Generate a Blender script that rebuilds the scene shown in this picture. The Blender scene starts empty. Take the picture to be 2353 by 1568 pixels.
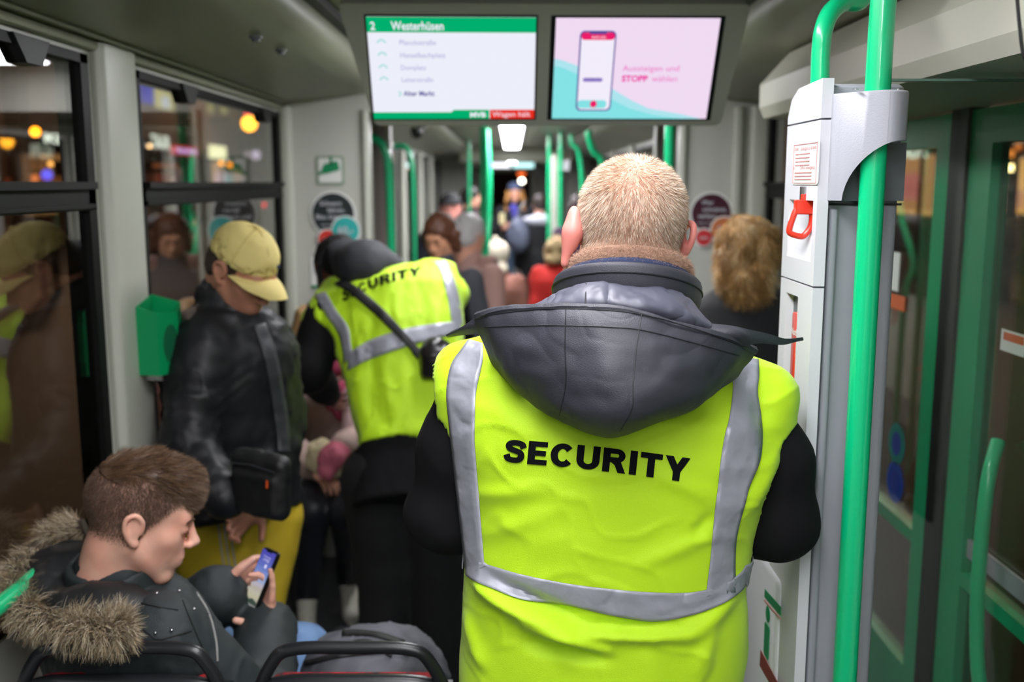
import bpy, math, random
import numpy as np
from mathutils import Vector, Matrix, noise as mn
from mathutils.bvhtree import BVHTree

# ------------------------------------------------------------------ camera, world, exposure
SC = bpy.context.scene
COL = SC.collection
PITCH = math.radians(9.04)
CAMZ = 1.75
cam_d = bpy.data.cameras.new('camera'); cam = bpy.data.objects.new('camera', cam_d); COL.objects.link(cam)
cam.location = (0, 0, CAMZ); cam.rotation_euler = (math.pi/2 - PITCH, 0, 0)
cam_d.sensor_width = 36; cam_d.lens = 35; cam_d.clip_start = 0.05; cam_d.clip_end = 400
cam_d.dof.use_dof = True; cam_d.dof.focus_distance = 1.47; cam_d.dof.aperture_fstop = 3.0
SC.camera = cam
FPX = 35/36*2353
SC.view_settings.view_transform = 'Standard'; SC.view_settings.look = 'None'
SC.view_settings.gamma = 1; SC.view_settings.exposure = 1.1; SC.view_settings.use_curve_mapping = False
w = bpy.data.worlds.new('night'); SC.world = w; w.use_nodes = True
bg = w.node_tree.nodes['Background']; bg.inputs[0].default_value = (0.9, 0.72, 0.68, 1); bg.inputs[1].default_value = 0.018
SC.cycles.max_bounces = 8; SC.cycles.transparent_max_bounces = 16
SC.cycles.sample_clamp_indirect = 6; SC.cycles.caustics_reflective = False; SC.cycles.caustics_refractive = False
LAMP = 14.0      # radiance of the lit ceiling panels

def P(u, v, Y):
    """world point seen at photo pixel (u, v) at distance Y down the tram"""
    xc = (u-1176.5)/FPX; yc = -(v-784)/FPX
    d = (xc, math.cos(PITCH)+yc*math.sin(PITCH), -math.sin(PITCH)+yc*math.cos(PITCH))
    t = Y/d[1]
    return Vector((d[0]*t, Y, CAMZ+d[2]*t))
def Px(u, v, x):
    q = P(u, v, 1.0); t = x/q.x
    return Vector((x, t, CAMZ+(q.z-CAMZ)*t))
def V(*a): return Vector(a if len(a) == 3 else a[0])

# ------------------------------------------------------------------ colours and materials
def lin(h):
    if isinstance(h, str):
        h = h.lstrip('#'); c = [int(h[i:i+2], 16)/255 for i in (0, 2, 4)]
    else: c = list(h[:3])
    return tuple(x/12.92 if x <= .04045 else ((x+.055)/1.055)**2.4 for x in c)+(1,)
MATS = {}
def mat(name, col, rough=.5, metal=0, bump=0, bscale=40, stretch=(1, 1, 1), col2=None, cscale=8, emit=None, estr=0, sss=0,
        coat=0, sheen=0, crease=0, crscale=9, spec=None, weave=0, trans=0):
    if name in MATS: return MATS[name]
    m = bpy.data.materials.new(name); m.use_nodes = True; nt = m.node_tree; N = nt.nodes; L = nt.links
    b = N['Principled BSDF']; b.inputs['Base Color'].default_value = lin(col); b.inputs['Roughness'].default_value = rough
    b.inputs['Metallic'].default_value = metal; b.inputs['Coat Weight'].default_value = coat; b.inputs['Sheen Weight'].default_value = sheen
    if spec is not None: b.inputs['Specular IOR Level'].default_value = spec
    if trans: b.inputs['Transmission Weight'].default_value = trans
    if sss:
        b.inputs['Subsurface Weight'].default_value = sss; b.inputs['Subsurface Radius'].default_value = (1, .35, .2); b.inputs['Subsurface Scale'].default_value = .012
    if emit: b.inputs['Emission Color'].default_value = lin(emit); b.inputs['Emission Strength'].default_value = estr
    tc = N.new('ShaderNodeTexCoord'); mp = N.new('ShaderNodeMapping'); mp.inputs['Scale'].default_value = stretch
    L.new(tc.outputs['Object'], mp.inputs[0])
    if col2:
        n = N.new('ShaderNodeTexNoise'); n.inputs['Scale'].default_value = cscale; n.inputs['Detail'].default_value = 5
        r = N.new('ShaderNodeValToRGB'); r.color_ramp.elements[0].position = .35; r.color_ramp.elements[1].position = .65
        r.color_ramp.elements[0].color = lin(col); r.color_ramp.elements[1].color = lin(col2)
        L.new(mp.outputs[0], n.inputs[0]); L.new(n.outputs[0], r.inputs[0]); L.new(r.outputs[0], b.inputs['Base Color'])
    last = None
    if crease:
        n1 = N.new('ShaderNodeTexNoise'); n1.inputs['Scale'].default_value = crscale*.6; n1.inputs['Detail'].default_value = 3
        mx = N.new('ShaderNodeMixRGB'); mx.inputs[0].default_value = .12
        v = N.new('ShaderNodeTexVoronoi'); v.feature = 'SMOOTH_F1'; v.inputs['Scale'].default_value = crscale
        L.new(mp.outputs[0], n1.inputs[0]); L.new(mp.outputs[0], mx.inputs[1]); L.new(n1.outputs[1], mx.inputs[2]); L.new(mx.outputs[0], v.inputs[0])
        bp = N.new('ShaderNodeBump'); bp.inputs['Strength'].default_value = crease; bp.inputs['Distance'].default_value = .012
        L.new(v.outputs[0], bp.inputs['Height']); last = bp
    if bump:
        n = N.new('ShaderNodeTexNoise'); n.inputs['Scale'].default_value = bscale; n.inputs['Detail'].default_value = 4
        L.new(mp.outputs[0], n.inputs[0]); bp = N.new('ShaderNodeBump'); bp.inputs['Strength'].default_value = bump; bp.inputs['Distance'].default_value = .004
        L.new(n.outputs[0], bp.inputs['Height'])
        if last: L.new(last.outputs[0], bp.inputs['Normal'])
        last = bp
    if weave:
        n = N.new('ShaderNodeTexVoronoi'); n.inputs['Scale'].default_value = weave
        L.new(mp.outputs[0], n.inputs[0]); bp = N.new('ShaderNodeBump'); bp.inputs['Strength'].default_value = .5; bp.inputs['Distance'].default_value = .0008
        L.new(n.outputs[0], bp.inputs['Height'])
        if last: L.new(last.outputs[0], bp.inputs['Normal'])
        last = bp
    if last: L.new(last.outputs[0], b.inputs['Normal'])
    MATS[name] = m; return m
def emat(name, col, s=1.0):
    if name in MATS: return MATS[name]
    m = bpy.data.materials.new(name); m.use_nodes = True; nt = m.node_tree
    nt.nodes.remove(nt.nodes['Principled BSDF']); e = nt.nodes.new('ShaderNodeEmission')
    e.inputs[0].default_value = lin(col); e.inputs[1].default_value = s
    nt.links.new(e.outputs[0], nt.nodes['Material Output'].inputs[0]); MATS[name] = m; return m
def glassmat(name, tint='#c8c8c4', boost=1.6, base=.02):
    m = bpy.data.materials.new(name); m.use_nodes = True; nt = m.node_tree; N = nt.nodes; L = nt.links
    N.remove(N['Principled BSDF']); t = N.new('ShaderNodeBsdfTransparent'); t.inputs[0].default_value = lin(tint)
    g = N.new('ShaderNodeBsdfGlossy'); g.inputs['Roughness'].default_value = .015; g.inputs[0].default_value = (.9, .9, .9, 1)
    ge = N.new('ShaderNodeNewGeometry'); dt = N.new('ShaderNodeVectorMath'); dt.operation = 'DOT_PRODUCT'
    L.new(ge.outputs['Incoming'], dt.inputs[0]); L.new(ge.outputs['Normal'], dt.inputs[1])
    ab = N.new('ShaderNodeMath'); ab.operation = 'ABSOLUTE'; su = N.new('ShaderNodeMath'); su.operation = 'SUBTRACT'; su.inputs[0].default_value = 1
    f = N.new('ShaderNodeMath'); f.operation = 'POWER'; f.inputs[1].default_value = 5   # Schlick reflectance, same for both faces of a pane
    L.new(dt.outputs['Value'], ab.inputs[0]); L.new(ab.outputs[0], su.inputs[1]); L.new(su.outputs[0], f.inputs[0])
    ma = N.new('ShaderNodeMath'); ma.operation = 'MULTIPLY_ADD'; ma.inputs[1].default_value = boost; ma.inputs[2].default_value = base; ma.use_clamp = True
    mx = N.new('ShaderNodeMixShader'); L.new(f.outputs[0], ma.inputs[0]); L.new(ma.outputs[0], mx.inputs[0])
    L.new(t.outputs[0], mx.inputs[1]); L.new(g.outputs[0], mx.inputs[2]); L.new(mx.outputs[0], N['Material Output'].inputs[0])
    MATS[name] = m; return m

# ------------------------------------------------------------------ objects, names, tags
ORG = {}
def tag(o, label=None, cat=None, group=None, kind=None):
    if label: o['label'] = label
    if cat: o['category'] = cat
    if group: o['group'] = group
    if kind: o['kind'] = kind
    return o
def thing(name, loc, label, cat, group=None):
    o = bpy.data.objects.new(name, None); COL.objects.link(o); o.location = Vector(loc); o.empty_display_size = .1
    ORG[o] = Vector(loc); return tag(o, label, cat, group)
def link(name, me, m, parent=None, smooth=True):
    o = bpy.data.objects.new(name, me); COL.objects.link(o)
    if parent is not None:
        me.transform(Matrix.Translation(-ORG[parent])); o.parent = parent; ORG[o] = ORG[parent]
    else: ORG[o] = Vector((0, 0, 0))
    for x in (m if isinstance(m, (list, tuple)) else [m]): me.materials.append(x)
    if smooth: me.shade_smooth()
    return o
def rebase(o, base):
    """give a parentless mesh thing its origin at its base"""
    base = Vector(base); o.data.transform(Matrix.Translation(-base)); o.location = base; ORG[o] = base; return o

class MB:
    def __init__(s): s.v = []; s.f = []; s.mi = []
    def add(s, vs, fs, mi=0):
        n = len(s.v); s.v += [tuple(x) for x in vs]; s.f += [tuple(i+n for i in f) for f in fs]; s.mi += [mi]*len(fs); return s
    def box(s, a, b, mi=0):
        x0, y0, z0 = [min(a[i], b[i]) for i in range(3)]; x1, y1, z1 = [max(a[i], b[i]) for i in range(3)]
        return s.hexa([(x0, y0, z0), (x1, y0, z0), (x1, y1, z0), (x0, y1, z0), (x0, y0, z1), (x1, y0, z1), (x1, y1, z1), (x0, y1, z1)], mi)
    def hexa(s, p, mi=0):
        return s.add(p, [(0, 3, 2, 1), (4, 5, 6, 7), (0, 1, 5, 4), (1, 2, 6, 5), (2, 3, 7, 6), (3, 0, 4, 7)], mi)
    def rbox(s, a, b, r, mi=0, seg=3, axis=2):
        """box with edges parallel to axis rounded, and ends slightly bevelled"""
        lo = [min(a[i], b[i]) for i in range(3)]; hi = [max(a[i], b[i]) for i in range(3)]
        i, j = [(1, 2), (2, 0), (0, 1)][axis]
        pts = []
        for (cx, cy, a0) in ((hi[i]-r, hi[j]-r, 0), (lo[i]+r, hi[j]-r, 90), (lo[i]+r, lo[j]+r, 180), (hi[i]-r, lo[j]+r, 270)):
            for k in range(seg+1):
                t = math.radians(a0+90*k/seg); pts.append((cx+r*math.cos(t), cy+r*math.sin(t)))
        e = min(r*.4, (hi[axis]-lo[axis])*.2); cx = (lo[i]+hi[i])/2; cy = (lo[j]+hi[j])/2
        rings = []
        for (h, ins) in ((lo[axis], e), (lo[axis]+e, 0), (hi[axis]-e, 0), (hi[axis], e)):
            ring = []
            for (x, y) in pts:
                q = [0, 0, 0]; q[i] = x-(e*np.sign(x-cx) if ins else 0); q[j] = y-(e*np.sign(y-cy) if ins else 0); q[axis] = h; ring.append(q)
            rings.append(ring)
        return s.loft(rings, mi, cap=True)
    def loft(s, rings, mi=0, closed=True, cap=False):
        n = len(rings[0]); m = len(rings); vs = [p for r in rings for p in r]; fs = []
        for i in range(m-1):
            for j in range(n if closed else n-1):
                k = (j+1) % n; fs.append((i*n+j, i*n+k, (i+1)*n+k, (i+1)*n+j))
        if cap: fs.append(tuple(range(n-1, -1, -1))); fs.append(tuple((m-1)*n+j for j in range(n)))
        return s.add(vs, fs, mi)
    def tube(s, pts, r, n=12, mi=0, cap=True, closed=False):
        pts = [Vector(p) for p in pts]; m = len(pts); rr = r if isinstance(r, (list, tuple, np.ndarray)) else [r]*m
        up = None; rings = []
        for i in range(m):
            a = pts[i-1] if (i > 0 or closed) else pts[i]; b = pts[(i+1) % m] if (i < m-1 or closed) else pts[i]
            t = (b-a).normalized()
            if up is None: up = t.orthogonal().normalized()
            up = (up-t*up.dot(t)).normalized(); w_ = t.cross(up)
            rings.append([pts[i]+(up*math.cos(2*math.pi*k/n)+w_*math.sin(2*math.pi*k/n))*rr[i] for k in range(n)])
        if closed: rings.append(rings[0]); cap = False
        return s.loft(rings, mi, cap=cap)
    def prism(s, poly, d, mi=0):
        """poly: list of 3d points (planar), extruded by vector d"""
        n = len(poly); d = Vector(d); vs = [Vector(p) for p in poly]+[Vector(p)+d for p in poly]
        return s.add(vs, [tuple(range(n-1, -1, -1)), tuple(range(n, 2*n))]+[(i, (i+1) % n, n+(i+1) % n, n+i) for i in range(n)], mi)
    def disc(s, c, ax, ay, n=28, mi=0, d=None):
        c = Vector(c); ax = Vector(ax); ay = Vector(ay)
        ring = [c+ax*math.cos(2*math.pi*k/n)+ay*math.sin(2*math.pi*k/n) for k in range(n)]
        if d is not None: return s.prism(ring, d, mi)
        return s.add(ring, [tuple(range(n))], mi)
    def ball(s, c, r, n=12, mi=0):
        r = r if hasattr(r, '__len__') else (r, r, r)
        rings = []
        for i in range(n+1):
            t = math.pi*i/n; q = max(math.sin(t), 1e-3)
            rings.append([(c[0]+r[0]*q*math.cos(a), c[1]+r[1]*q*math.sin(a), c[2]-r[2]*math.cos(t)) for a in [2*math.pi*k/(2*n) for k in range(2*n)]])
        return s.loft(rings, mi, cap=True)
    def mesh(s, name):
        me = bpy.data.meshes.new(name); me.from_pydata(s.v, [], s.f); me.polygons.foreach_set('material_index', s.mi); me.update(); return me
    def build(s, name, m, parent=None, smooth=False, fix=True):
        me = s.mesh(name)
        if fix:
            import bmesh
            bm = bmesh.new(); bm.from_mesh(me); bmesh.ops.recalc_face_normals(bm, faces=bm.faces); bm.to_mesh(me); bm.free()
        o = link(name, me, m, parent, smooth=False)
        if smooth:
            try: me.shade_smooth(); me.set_sharp_from_angle(angle=math.radians(40))
            except Exception: pass
        return o

def spline(pts, n):
    """Catmull-Rom through points, n samples in all"""
    p = np.array([tuple(q) for q in pts], float); m = len(p)
    if m == 2: t = np.linspace(0, 1, n)[:, None]; return p[0]*(1-t)+p[1]*t
    q = np.vstack([2*p[0]-p[1], p, 2*p[-1]-p[-2]]); out = []
    for x in np.linspace(0, m-1, n):
        i = min(int(x), m-2); t = x-i; a, b, c, d = q[i], q[i+1], q[i+2], q[i+3]
        out.append(.5*((2*b)+(-a+c)*t+(2*a-5*b+4*c-d)*t*t+(-a+3*b-3*c+d)*t**3))
    return np.array(out)
def sp(pts, n): return [Vector(q) for q in spline(pts, n)]

def patch(rows, nu, nv, thick=.004, disp=None):
    """smooth sheet through rows of control points, closed with a thickness; returns MB"""
    R = [spline(r, nu) for r in rows]; R = np.array(R)
    G = np.array([spline(R[:, j], nv) for j in range(nu)])       # nu x nv x 3
    du = np.gradient(G, axis=0); dv = np.gradient(G, axis=1); N = np.cross(du, dv); N /= np.linalg.norm(N, axis=2, keepdims=True)+1e-9
    if disp is not None:
        G = G+N*disp(G, np.linspace(0, 1, nu)[:, None], np.linspace(0, 1, nv)[None, :])[..., None]
        du = np.gradient(G, axis=0); dv = np.gradient(G, axis=1); N = np.cross(du, dv); N /= np.linalg.norm(N, axis=2, keepdims=True)+1e-9
    m = MB(); A = G.reshape(-1, 3); Bk = (G-N*thick).reshape(-1, 3); n = nu*nv
    fs = []
    for i in range(nu-1):
        for j in range(nv-1):
            a, b, c, d = i*nv+j, (i+1)*nv+j, (i+1)*nv+j+1, i*nv+j+1
            fs.append((a, b, c, d)); fs.append((n+d, n+c, n+b, n+a))
    edge = [(i*nv) for i in range(nu)]+[((nu-1)*nv+j) for j in range(1, nv)]+[(i*nv+nv-1) for i in range(nu-2, -1, -1)]+[j for j in range(nv-2, 0, -1)]
    for k in range(len(edge)):
        a, b = edge[k], edge[(k+1) % len(edge)]; fs.append((b, a, n+a, n+b))
    m.add(np.vstack([A, Bk]).tolist(), fs); return m

# ------------------------------------------------------------------ noise
def _h(i, j, k, s):
    x = (i*374761393+j*668265263+k*1274126177+s*974634777) & 0xffffffff
    x = ((x ^ (x >> 13))*1274126177) & 0xffffffff
    return ((x ^ (x >> 16)) & 0xffff)/32767.5-1
def vnoise(p, s=0):
    p = np.asarray(p, float); f = np.floor(p); q = p-f; q = q*q*(3-2*q); i, j, k = [f[..., a].astype(np.int64) for a in range(3)]
    o = 0
    for a in (0, 1):
        for b in (0, 1):
            for c in (0, 1):
                o = o+_h(i+a, j+b, k+c, s)*(q[..., 0] if a else 1-q[..., 0])*(q[..., 1] if b else 1-q[..., 1])*(q[..., 2] if c else 1-q[..., 2])
    return o
def fbm(p, s=0, o=3):
    p = np.asarray(p, float); return sum(vnoise(p*2**k, s+k)*.5**k for k in range(o))
def ridge(p, s=0):
    """narrow creases"""
    return 1-np.abs(fbm(p, s, 2))*2

# ------------------------------------------------------------------ signed distance modelling
class SDF:
    def __init__(s, k=.02): s.p = []; s.k = k
    def _add(s, fn, c, r, op, k): s.p.append((fn, np.array(c, float), r, op, s.k if k is None else k)); return s
    def cap(s, a, b, ra, rb=None, op='u', k=None, flat=None, puff=None):
        a = np.array(tuple(a), float); b = np.array(tuple(b), float); rb = ra if rb is None else rb; ab = b-a; L2 = max(ab@ab, 1e-9)
        def fn(q):
            w_ = q-a; t = np.clip((w_@ab)/L2, 0, 1); w_ = w_-t[..., None]*ab
            if flat is not None: fd, fk = flat; fd = np.array(tuple(fd), float); fd = fd/np.linalg.norm(fd); w_ = w_+(w_@fd)[..., None]*fd*(fk-1)
            r = ra+(rb-ra)*t
            if puff: r = r+puff[1]*(np.abs(np.sin(np.pi*puff[0]*t))**.6-.6)
            return np.sqrt((w_*w_).sum(-1))-r
        return s._add(fn, (a+b)/2, math.sqrt(L2)/2+max(ra, rb)*1.1, op, k)
    def ell(s, c, r, R=None, op='u', k=None):
        c = np.array(tuple(c), float); r = np.array(r, float) if hasattr(r, '__len__') else np.array([r]*3, float); M = None if R is None else np.array(R)
        def fn(q):
            w_ = q-c
            if M is not None: w_ = w_@M
            k0 = np.sqrt(((w_/r)**2).sum(-1)); k1 = np.sqrt(((w_/r**2)**2).sum(-1))+1e-9
            return k0*(k0-1)/k1
        return s._add(fn, c, r.max(), op, k)
    def box(s, c, h, R=None, rd=.01, op='u', k=None):
        c = np.array(tuple(c), float); h = np.array(h, float); M = None if R is None else np.array(R)
        def fn(q):
            w_ = q-c
            if M is not None: w_ = w_@M
            w_ = np.abs(w_)-(h-rd); return np.sqrt((np.maximum(w_, 0)**2).sum(-1))+np.minimum(w_.max(-1), 0)-rd
        return s._add(fn, c, float(np.linalg.norm(h)), op, k)
    def loft(s, secs, R=None, O=(0, 0, 0), ex=2.4, op='u', k=None):
        """secs: (z, cx, cy, a, b) elliptic sections in a local frame R (columns = axes), origin O"""
        S = np.array(sorted(secs), float); M = np.eye(3) if R is None else np.array(R); O = np.array(tuple(O), float)
        def fn(q):
            w_ = (q-O)@M; z = w_[..., 2]; iv = [np.interp(z, S[:, 0], S[:, i]) for i in range(1, 5)]
            X = np.abs(w_[..., 0]-iv[0])/iv[2]; Y = np.abs(w_[..., 1]-iv[1])/iv[3]
            k0 = (X**ex+Y**ex)**(1/ex)+1e-6; mn_ = np.minimum(iv[2], iv[3])
            d = (k0-1)*np.where(k0 > 0, (X*iv[2]+Y*iv[3])/(X+Y+1e-6), mn_)*.9
            dz = np.maximum(S[0, 0]-z, z-S[-1, 0]); return np.where(dz > 0, np.sqrt(np.maximum(d, 0)**2+dz**2), np.maximum(d, dz))
        zc = (S[0, 0]+S[-1, 0])/2; c = M@np.array([S[:, 1].mean(), S[:, 2].mean(), zc])+O
        return s._add(fn, c, math.hypot((S[-1, 0]-S[0, 0])/2, max(S[:, 3].max(), S[:, 4].max())*1.25), op, k)
    def half(s, c, n, op='i'):
        """keep the side the normal points away from"""
        c = np.array(tuple(c), float); n = np.array(tuple(n), float); n = n/np.linalg.norm(n)
        return s._add(lambda q: (q-c)@n, c, 1e6, op, 0)
    def ev(s, q, bc=None, hd=0):
        """q [n,m,3] points in blocks, bc block centres"""
        d = np.full(q.shape[:-1], 1.0, np.float32)
        for fn, c, r, op, k in s.p:
            idx = np.where(((bc-c)**2).sum(-1) < (r+hd+k+.02)**2)[0]
            if not len(idx): continue
            e = fn(q[idx]).astype(np.float32); a = d[idx]
            if op == 'u':
                if k > 0: h = np.clip(.5+.5*(a-e)/k, 0, 1); a = a+(e-a)*h-k*h*(1-h)
                else: a = np.minimum(a, e)
            elif op == 's':
                if k > 0: h = np.clip(.5-.5*(a+e)/k, 0, 1); a = a+(-e-a)*h+k*h*(1-h)
                else: a = np.maximum(a, -e)
            else: a = np.maximum(a, e)
            d[idx] = a
        return d
    def mesh(s, res=.006, smooth=1):
        B = 8; U = [p for p in s.p if p[3] == 'u']
        lo = np.min([c-r for _, c, r, _, _ in U], 0)-res*4; hi = np.max([c+r for _, c, r, _, _ in U], 0)+res*4
        nb = np.ceil((hi-lo)/(B*res)).astype(int); hd = B*res*math.sqrt(3)/2
        g = np.stack(np.meshgrid(*[np.arange(n) for n in nb], indexing='ij'), -1).reshape(-1, 3)
        bc = lo+(g+.5)*B*res
        dc = s.ev(bc[:, None, :], bc, hd)[:, 0]
        D = np.repeat(np.repeat(np.repeat(np.where(dc > 0, 1., -1.).astype(np.float32).reshape(nb), B, 0), B, 1), B, 2)
        act = np.where(np.abs(dc) < hd*1.35+res*2)[0]
        o = np.stack(np.meshgrid(*[np.arange(B)]*3, indexing='ij'), -1).reshape(-1, 3)
        D6 = D.reshape(nb[0], B, nb[1], B, nb[2], B)
        for c0 in range(0, len(act), 2000):
            a = act[c0:c0+2000]; q = lo+(g[a][:, None, :]*B+o[None])*res
            d = s.ev(q, bc[a], hd).reshape(-1, B, B, B); gg = g[a]
            D6[gg[:, 0], :, gg[:, 1], :, gg[:, 2], :] = d
        D = D6.reshape(nb*B)
        I = D < 0; n = np.array(D.shape)-1
        cnt = np.zeros(n, np.int8); c8 = []
        for a in (0, 1):
            for b in (0, 1):
                for c in (0, 1): cnt += I[a:a+n[0], b:b+n[1], c:c+n[2]]
        cells = np.argwhere((cnt > 0) & (cnt < 8)); idm = np.full(n, -1, np.int32); idm[tuple(cells.T)] = np.arange(len(cells))
        acc = np.zeros((len(cells), 3)); w_ = np.zeros(len(cells)); cor = [(a, b, c) for a in (0, 1) for b in (0, 1) for c in (0, 1)]
        vals = {k_: D[cells[:, 0]+k_[0], cells[:, 1]+k_[1], cells[:, 2]+k_[2]] for k_ in cor}
        for a in cor:
            for ax in range(3):
                if a[ax]: continue
                b = list(a); b[ax] = 1; b = tuple(b); va = np.clip(vals[a], -res*2, res*2); vb = np.clip(vals[b], -res*2, res*2); m = (va < 0) != (vb < 0)
                t = np.where(m, va/np.where(m, va-vb, 1), 0); p = np.tile(np.array(a, float), (len(cells), 1)); p[:, ax] = t
                acc[m] += p[m]; w_[m] += 1
        vs = lo+(cells+acc/w_[:, None])*res
        fs = []
        for ax in range(3):
            j, k_ = (ax+1) % 3, (ax+2) % 3
            sl = [slice(None)]*3; s2 = [slice(None)]*3; sl[ax] = slice(0, -1); s2[ax] = slice(1, None)
            A = I[tuple(sl)]; Bb = I[tuple(s2)]; e = np.argwhere(A != Bb)
            e = e[(e[:, j] > 0) & (e[:, k_] > 0) & (e[:, 0] < n[0]) & (e[:, 1] < n[1]) & (e[:, 2] < n[2])]
            if not len(e): continue
            ins = A[tuple(e.T)]
            def off(dj, dk):
                x = e.copy(); x[:, j] -= dj; x[:, k_] -= dk; return idm[tuple(x.T)]
            q = np.stack([off(1, 1), off(0, 1), off(0, 0), off(1, 0)], 1); q[~ins] = q[~ins][:, ::-1]; fs.append(q)
        F = np.vstack(fs); F = F[(F >= 0).all(1)]
        for _ in range(smooth):
            S_ = np.zeros_like(vs); c_ = np.zeros(len(vs))
            for i in range(4):
                a, b = F[:, i], F[:, (i+1) % 4]; np.add.at(S_, a, vs[b]); np.add.at(c_, a, 1); np.add.at(S_, b, vs[a]); np.add.at(c_, b, 1)
            vs = vs*.5+.5*S_/np.maximum(c_, 1)[:, None]
        return vs, F
def normals(vs, F):
    N = np.zeros_like(vs); n = np.cross(vs[F[:, 2]]-vs[F[:, 0]], vs[F[:, 3]]-vs[F[:, 1]])
    for i in range(4): np.add.at(N, F[:, i], n)
    return N/(np.linalg.norm(N, axis=1, keepdims=True)+1e-12)
def mesh_np(name, vs, F, colors=None):
    me = bpy.data.meshes.new(name); n = F.shape[1]
    me.vertices.add(len(vs)); me.vertices.foreach_set('co', np.asarray(vs, np.float32).ravel())
    me.loops.add(F.size); me.loops.foreach_set('vertex_index', F.astype(np.int32).ravel())
    me.polygons.add(len(F)); me.polygons.foreach_set('loop_start', np.arange(0, F.size, n, dtype=np.int32))
    me.update(calc_edges=True); me.validate()
    return me
def join_np(parts):
    V_, F_ = [], []; n = 0
    for v, f in parts: V_.append(v); F_.append(f+n); n += len(v)
    return np.vstack(V_), np.vstack(F_)
def cloth(vs, F, amp, sc=(9, 9, 9), seed=0, cr=0, crs=14):
    """push the surface about into soft folds and creases"""
    N = normals(vs, F); d = fbm(vs*np.array(sc), seed, 3)*amp
    if cr: q = vs*crs+fbm(vs*6, seed+9, 2)[:, None]*.8; d = d+np.clip(ridge(q, seed+5)-.75, 0, 1)*4*cr
    return vs+N*d[:, None]
def bvh(vs, F): return BVHTree.FromPolygons([tuple(v) for v in vs], [tuple(int(i) for i in f) for f in F])
def hit(tree, u, v, off=.002):
    o = Vector((0, 0, CAMZ)); d = (P(u, v, 1.)-o).normalized(); h = tree.ray_cast(o, d)
    if h[0] is None: return None
    n = h[1] if h[1].dot(d) < 0 else -h[1]; return h[0]-d*off, n

# ------------------------------------------------------------------ strands (hair, fur, pile)
def strands(name, pts, dirs, lens, width, m, parent, segs=2, curl=0., grav=0., seed=0, lean=None):
    rg = np.random.RandomState(seed); n = len(pts); pts = np.asarray(pts); d = np.asarray(dirs, float).copy(); d /= np.linalg.norm(d, axis=1, keepdims=True)+1e-9
    side = np.cross(d, rg.normal(size=(n, 3))); side /= np.linalg.norm(side, axis=1, keepdims=True)+1e-9
    rings = []; p = pts.copy(); L = np.broadcast_to(lens, (n,))[:, None]; W = np.broadcast_to(width, (n,))[:, None]
    for i in range(segs+1):
        t = i/segs; wd = W*(1-t*.85)
        rings.append((p-side*wd/2, p+side*wd/2))
        d = d+rg.normal(size=(n, 3))*curl; d[:, 2] -= grav
        if lean is not None: d = d+lean
        d /= np.linalg.norm(d, axis=1, keepdims=True)+1e-9; p = p+d*L/segs
    vs = np.stack([x for r in rings for x in r], 1).reshape(-1, 3); k = 2*(segs+1); b = (np.arange(n)*k)[:, None]
    F = np.vstack([b+np.array([[2*i, 2*i+1, 2*i+3, 2*i+2]]) for i in range(segs)])
    me = mesh_np(name, vs, F); o = link(name, me, m, parent); return o
def surf_samples(vs, F, n, seed=0, keep=None):
    rg = np.random.RandomState(seed); c = vs[F].mean(1); N = np.cross(vs[F[:, 2]]-vs[F[:, 0]], vs[F[:, 3]]-vs[F[:, 1]]); ar = np.linalg.norm(N, axis=1)
    nn = normals(vs, F)[F].mean(1)
    wgt = ar.copy()
    if keep is not None: wgt = wgt*keep(c, nn)
    i = rg.choice(len(F), n, p=wgt/wgt.sum()); a, b = rg.rand(n, 1), rg.rand(n, 1); q = vs[F[i]]
    return (q[:, 0]*(1-a)*(1-b)+q[:, 1]*a*(1-b)+q[:, 2]*a*b+q[:, 3]*(1-a)*b), nn[i]

# ------------------------------------------------------------------ lettering
def text_geo(body, bold=0., spacing=1.0):
    """flat lettering as triangles, x 0..width, cap height about 1"""
    c = bpy.data.curves.new('lettering', 'FONT'); c.body = body; c.size = 1.38; c.offset = bold; c.space_character = spacing; c.resolution_u = 3
    o = bpy.data.objects.new('lettering', c); COL.objects.link(o); dg = bpy.context.evaluated_depsgraph_get(); dg.update()
    me = bpy.data.meshes.new_from_object(o.evaluated_get(dg)); bpy.data.objects.remove(o); bpy.data.curves.remove(c)
    vs = [tuple(v.co) for v in me.vertices]; fs = [tuple(p.vertices) for p in me.polygons]; bpy.data.meshes.remove(me)
    return vs, fs
def text_on(name, body, m, parent, org, ax, ay, height, width=None, bold=0., off=.0015, align='l', spacing=1.):
    """lettering on a plane: org = lower left, ax and ay unit vectors"""
    vs, fs = text_geo(body, bold, spacing); org = Vector(org); ax = Vector(ax).normalized(); ay = Vector(ay).normalized(); n = ax.cross(ay)
    w0 = max(v[0] for v in vs); sx = (width/w0) if width else height
    if align == 'c': org = org-ax*w0*sx/2
    mb = MB(); mb.add([org+ax*v[0]*sx+ay*v[1]*height+n*off for v in vs], fs); return mb.build(name, m, parent, fix=False)

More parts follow.
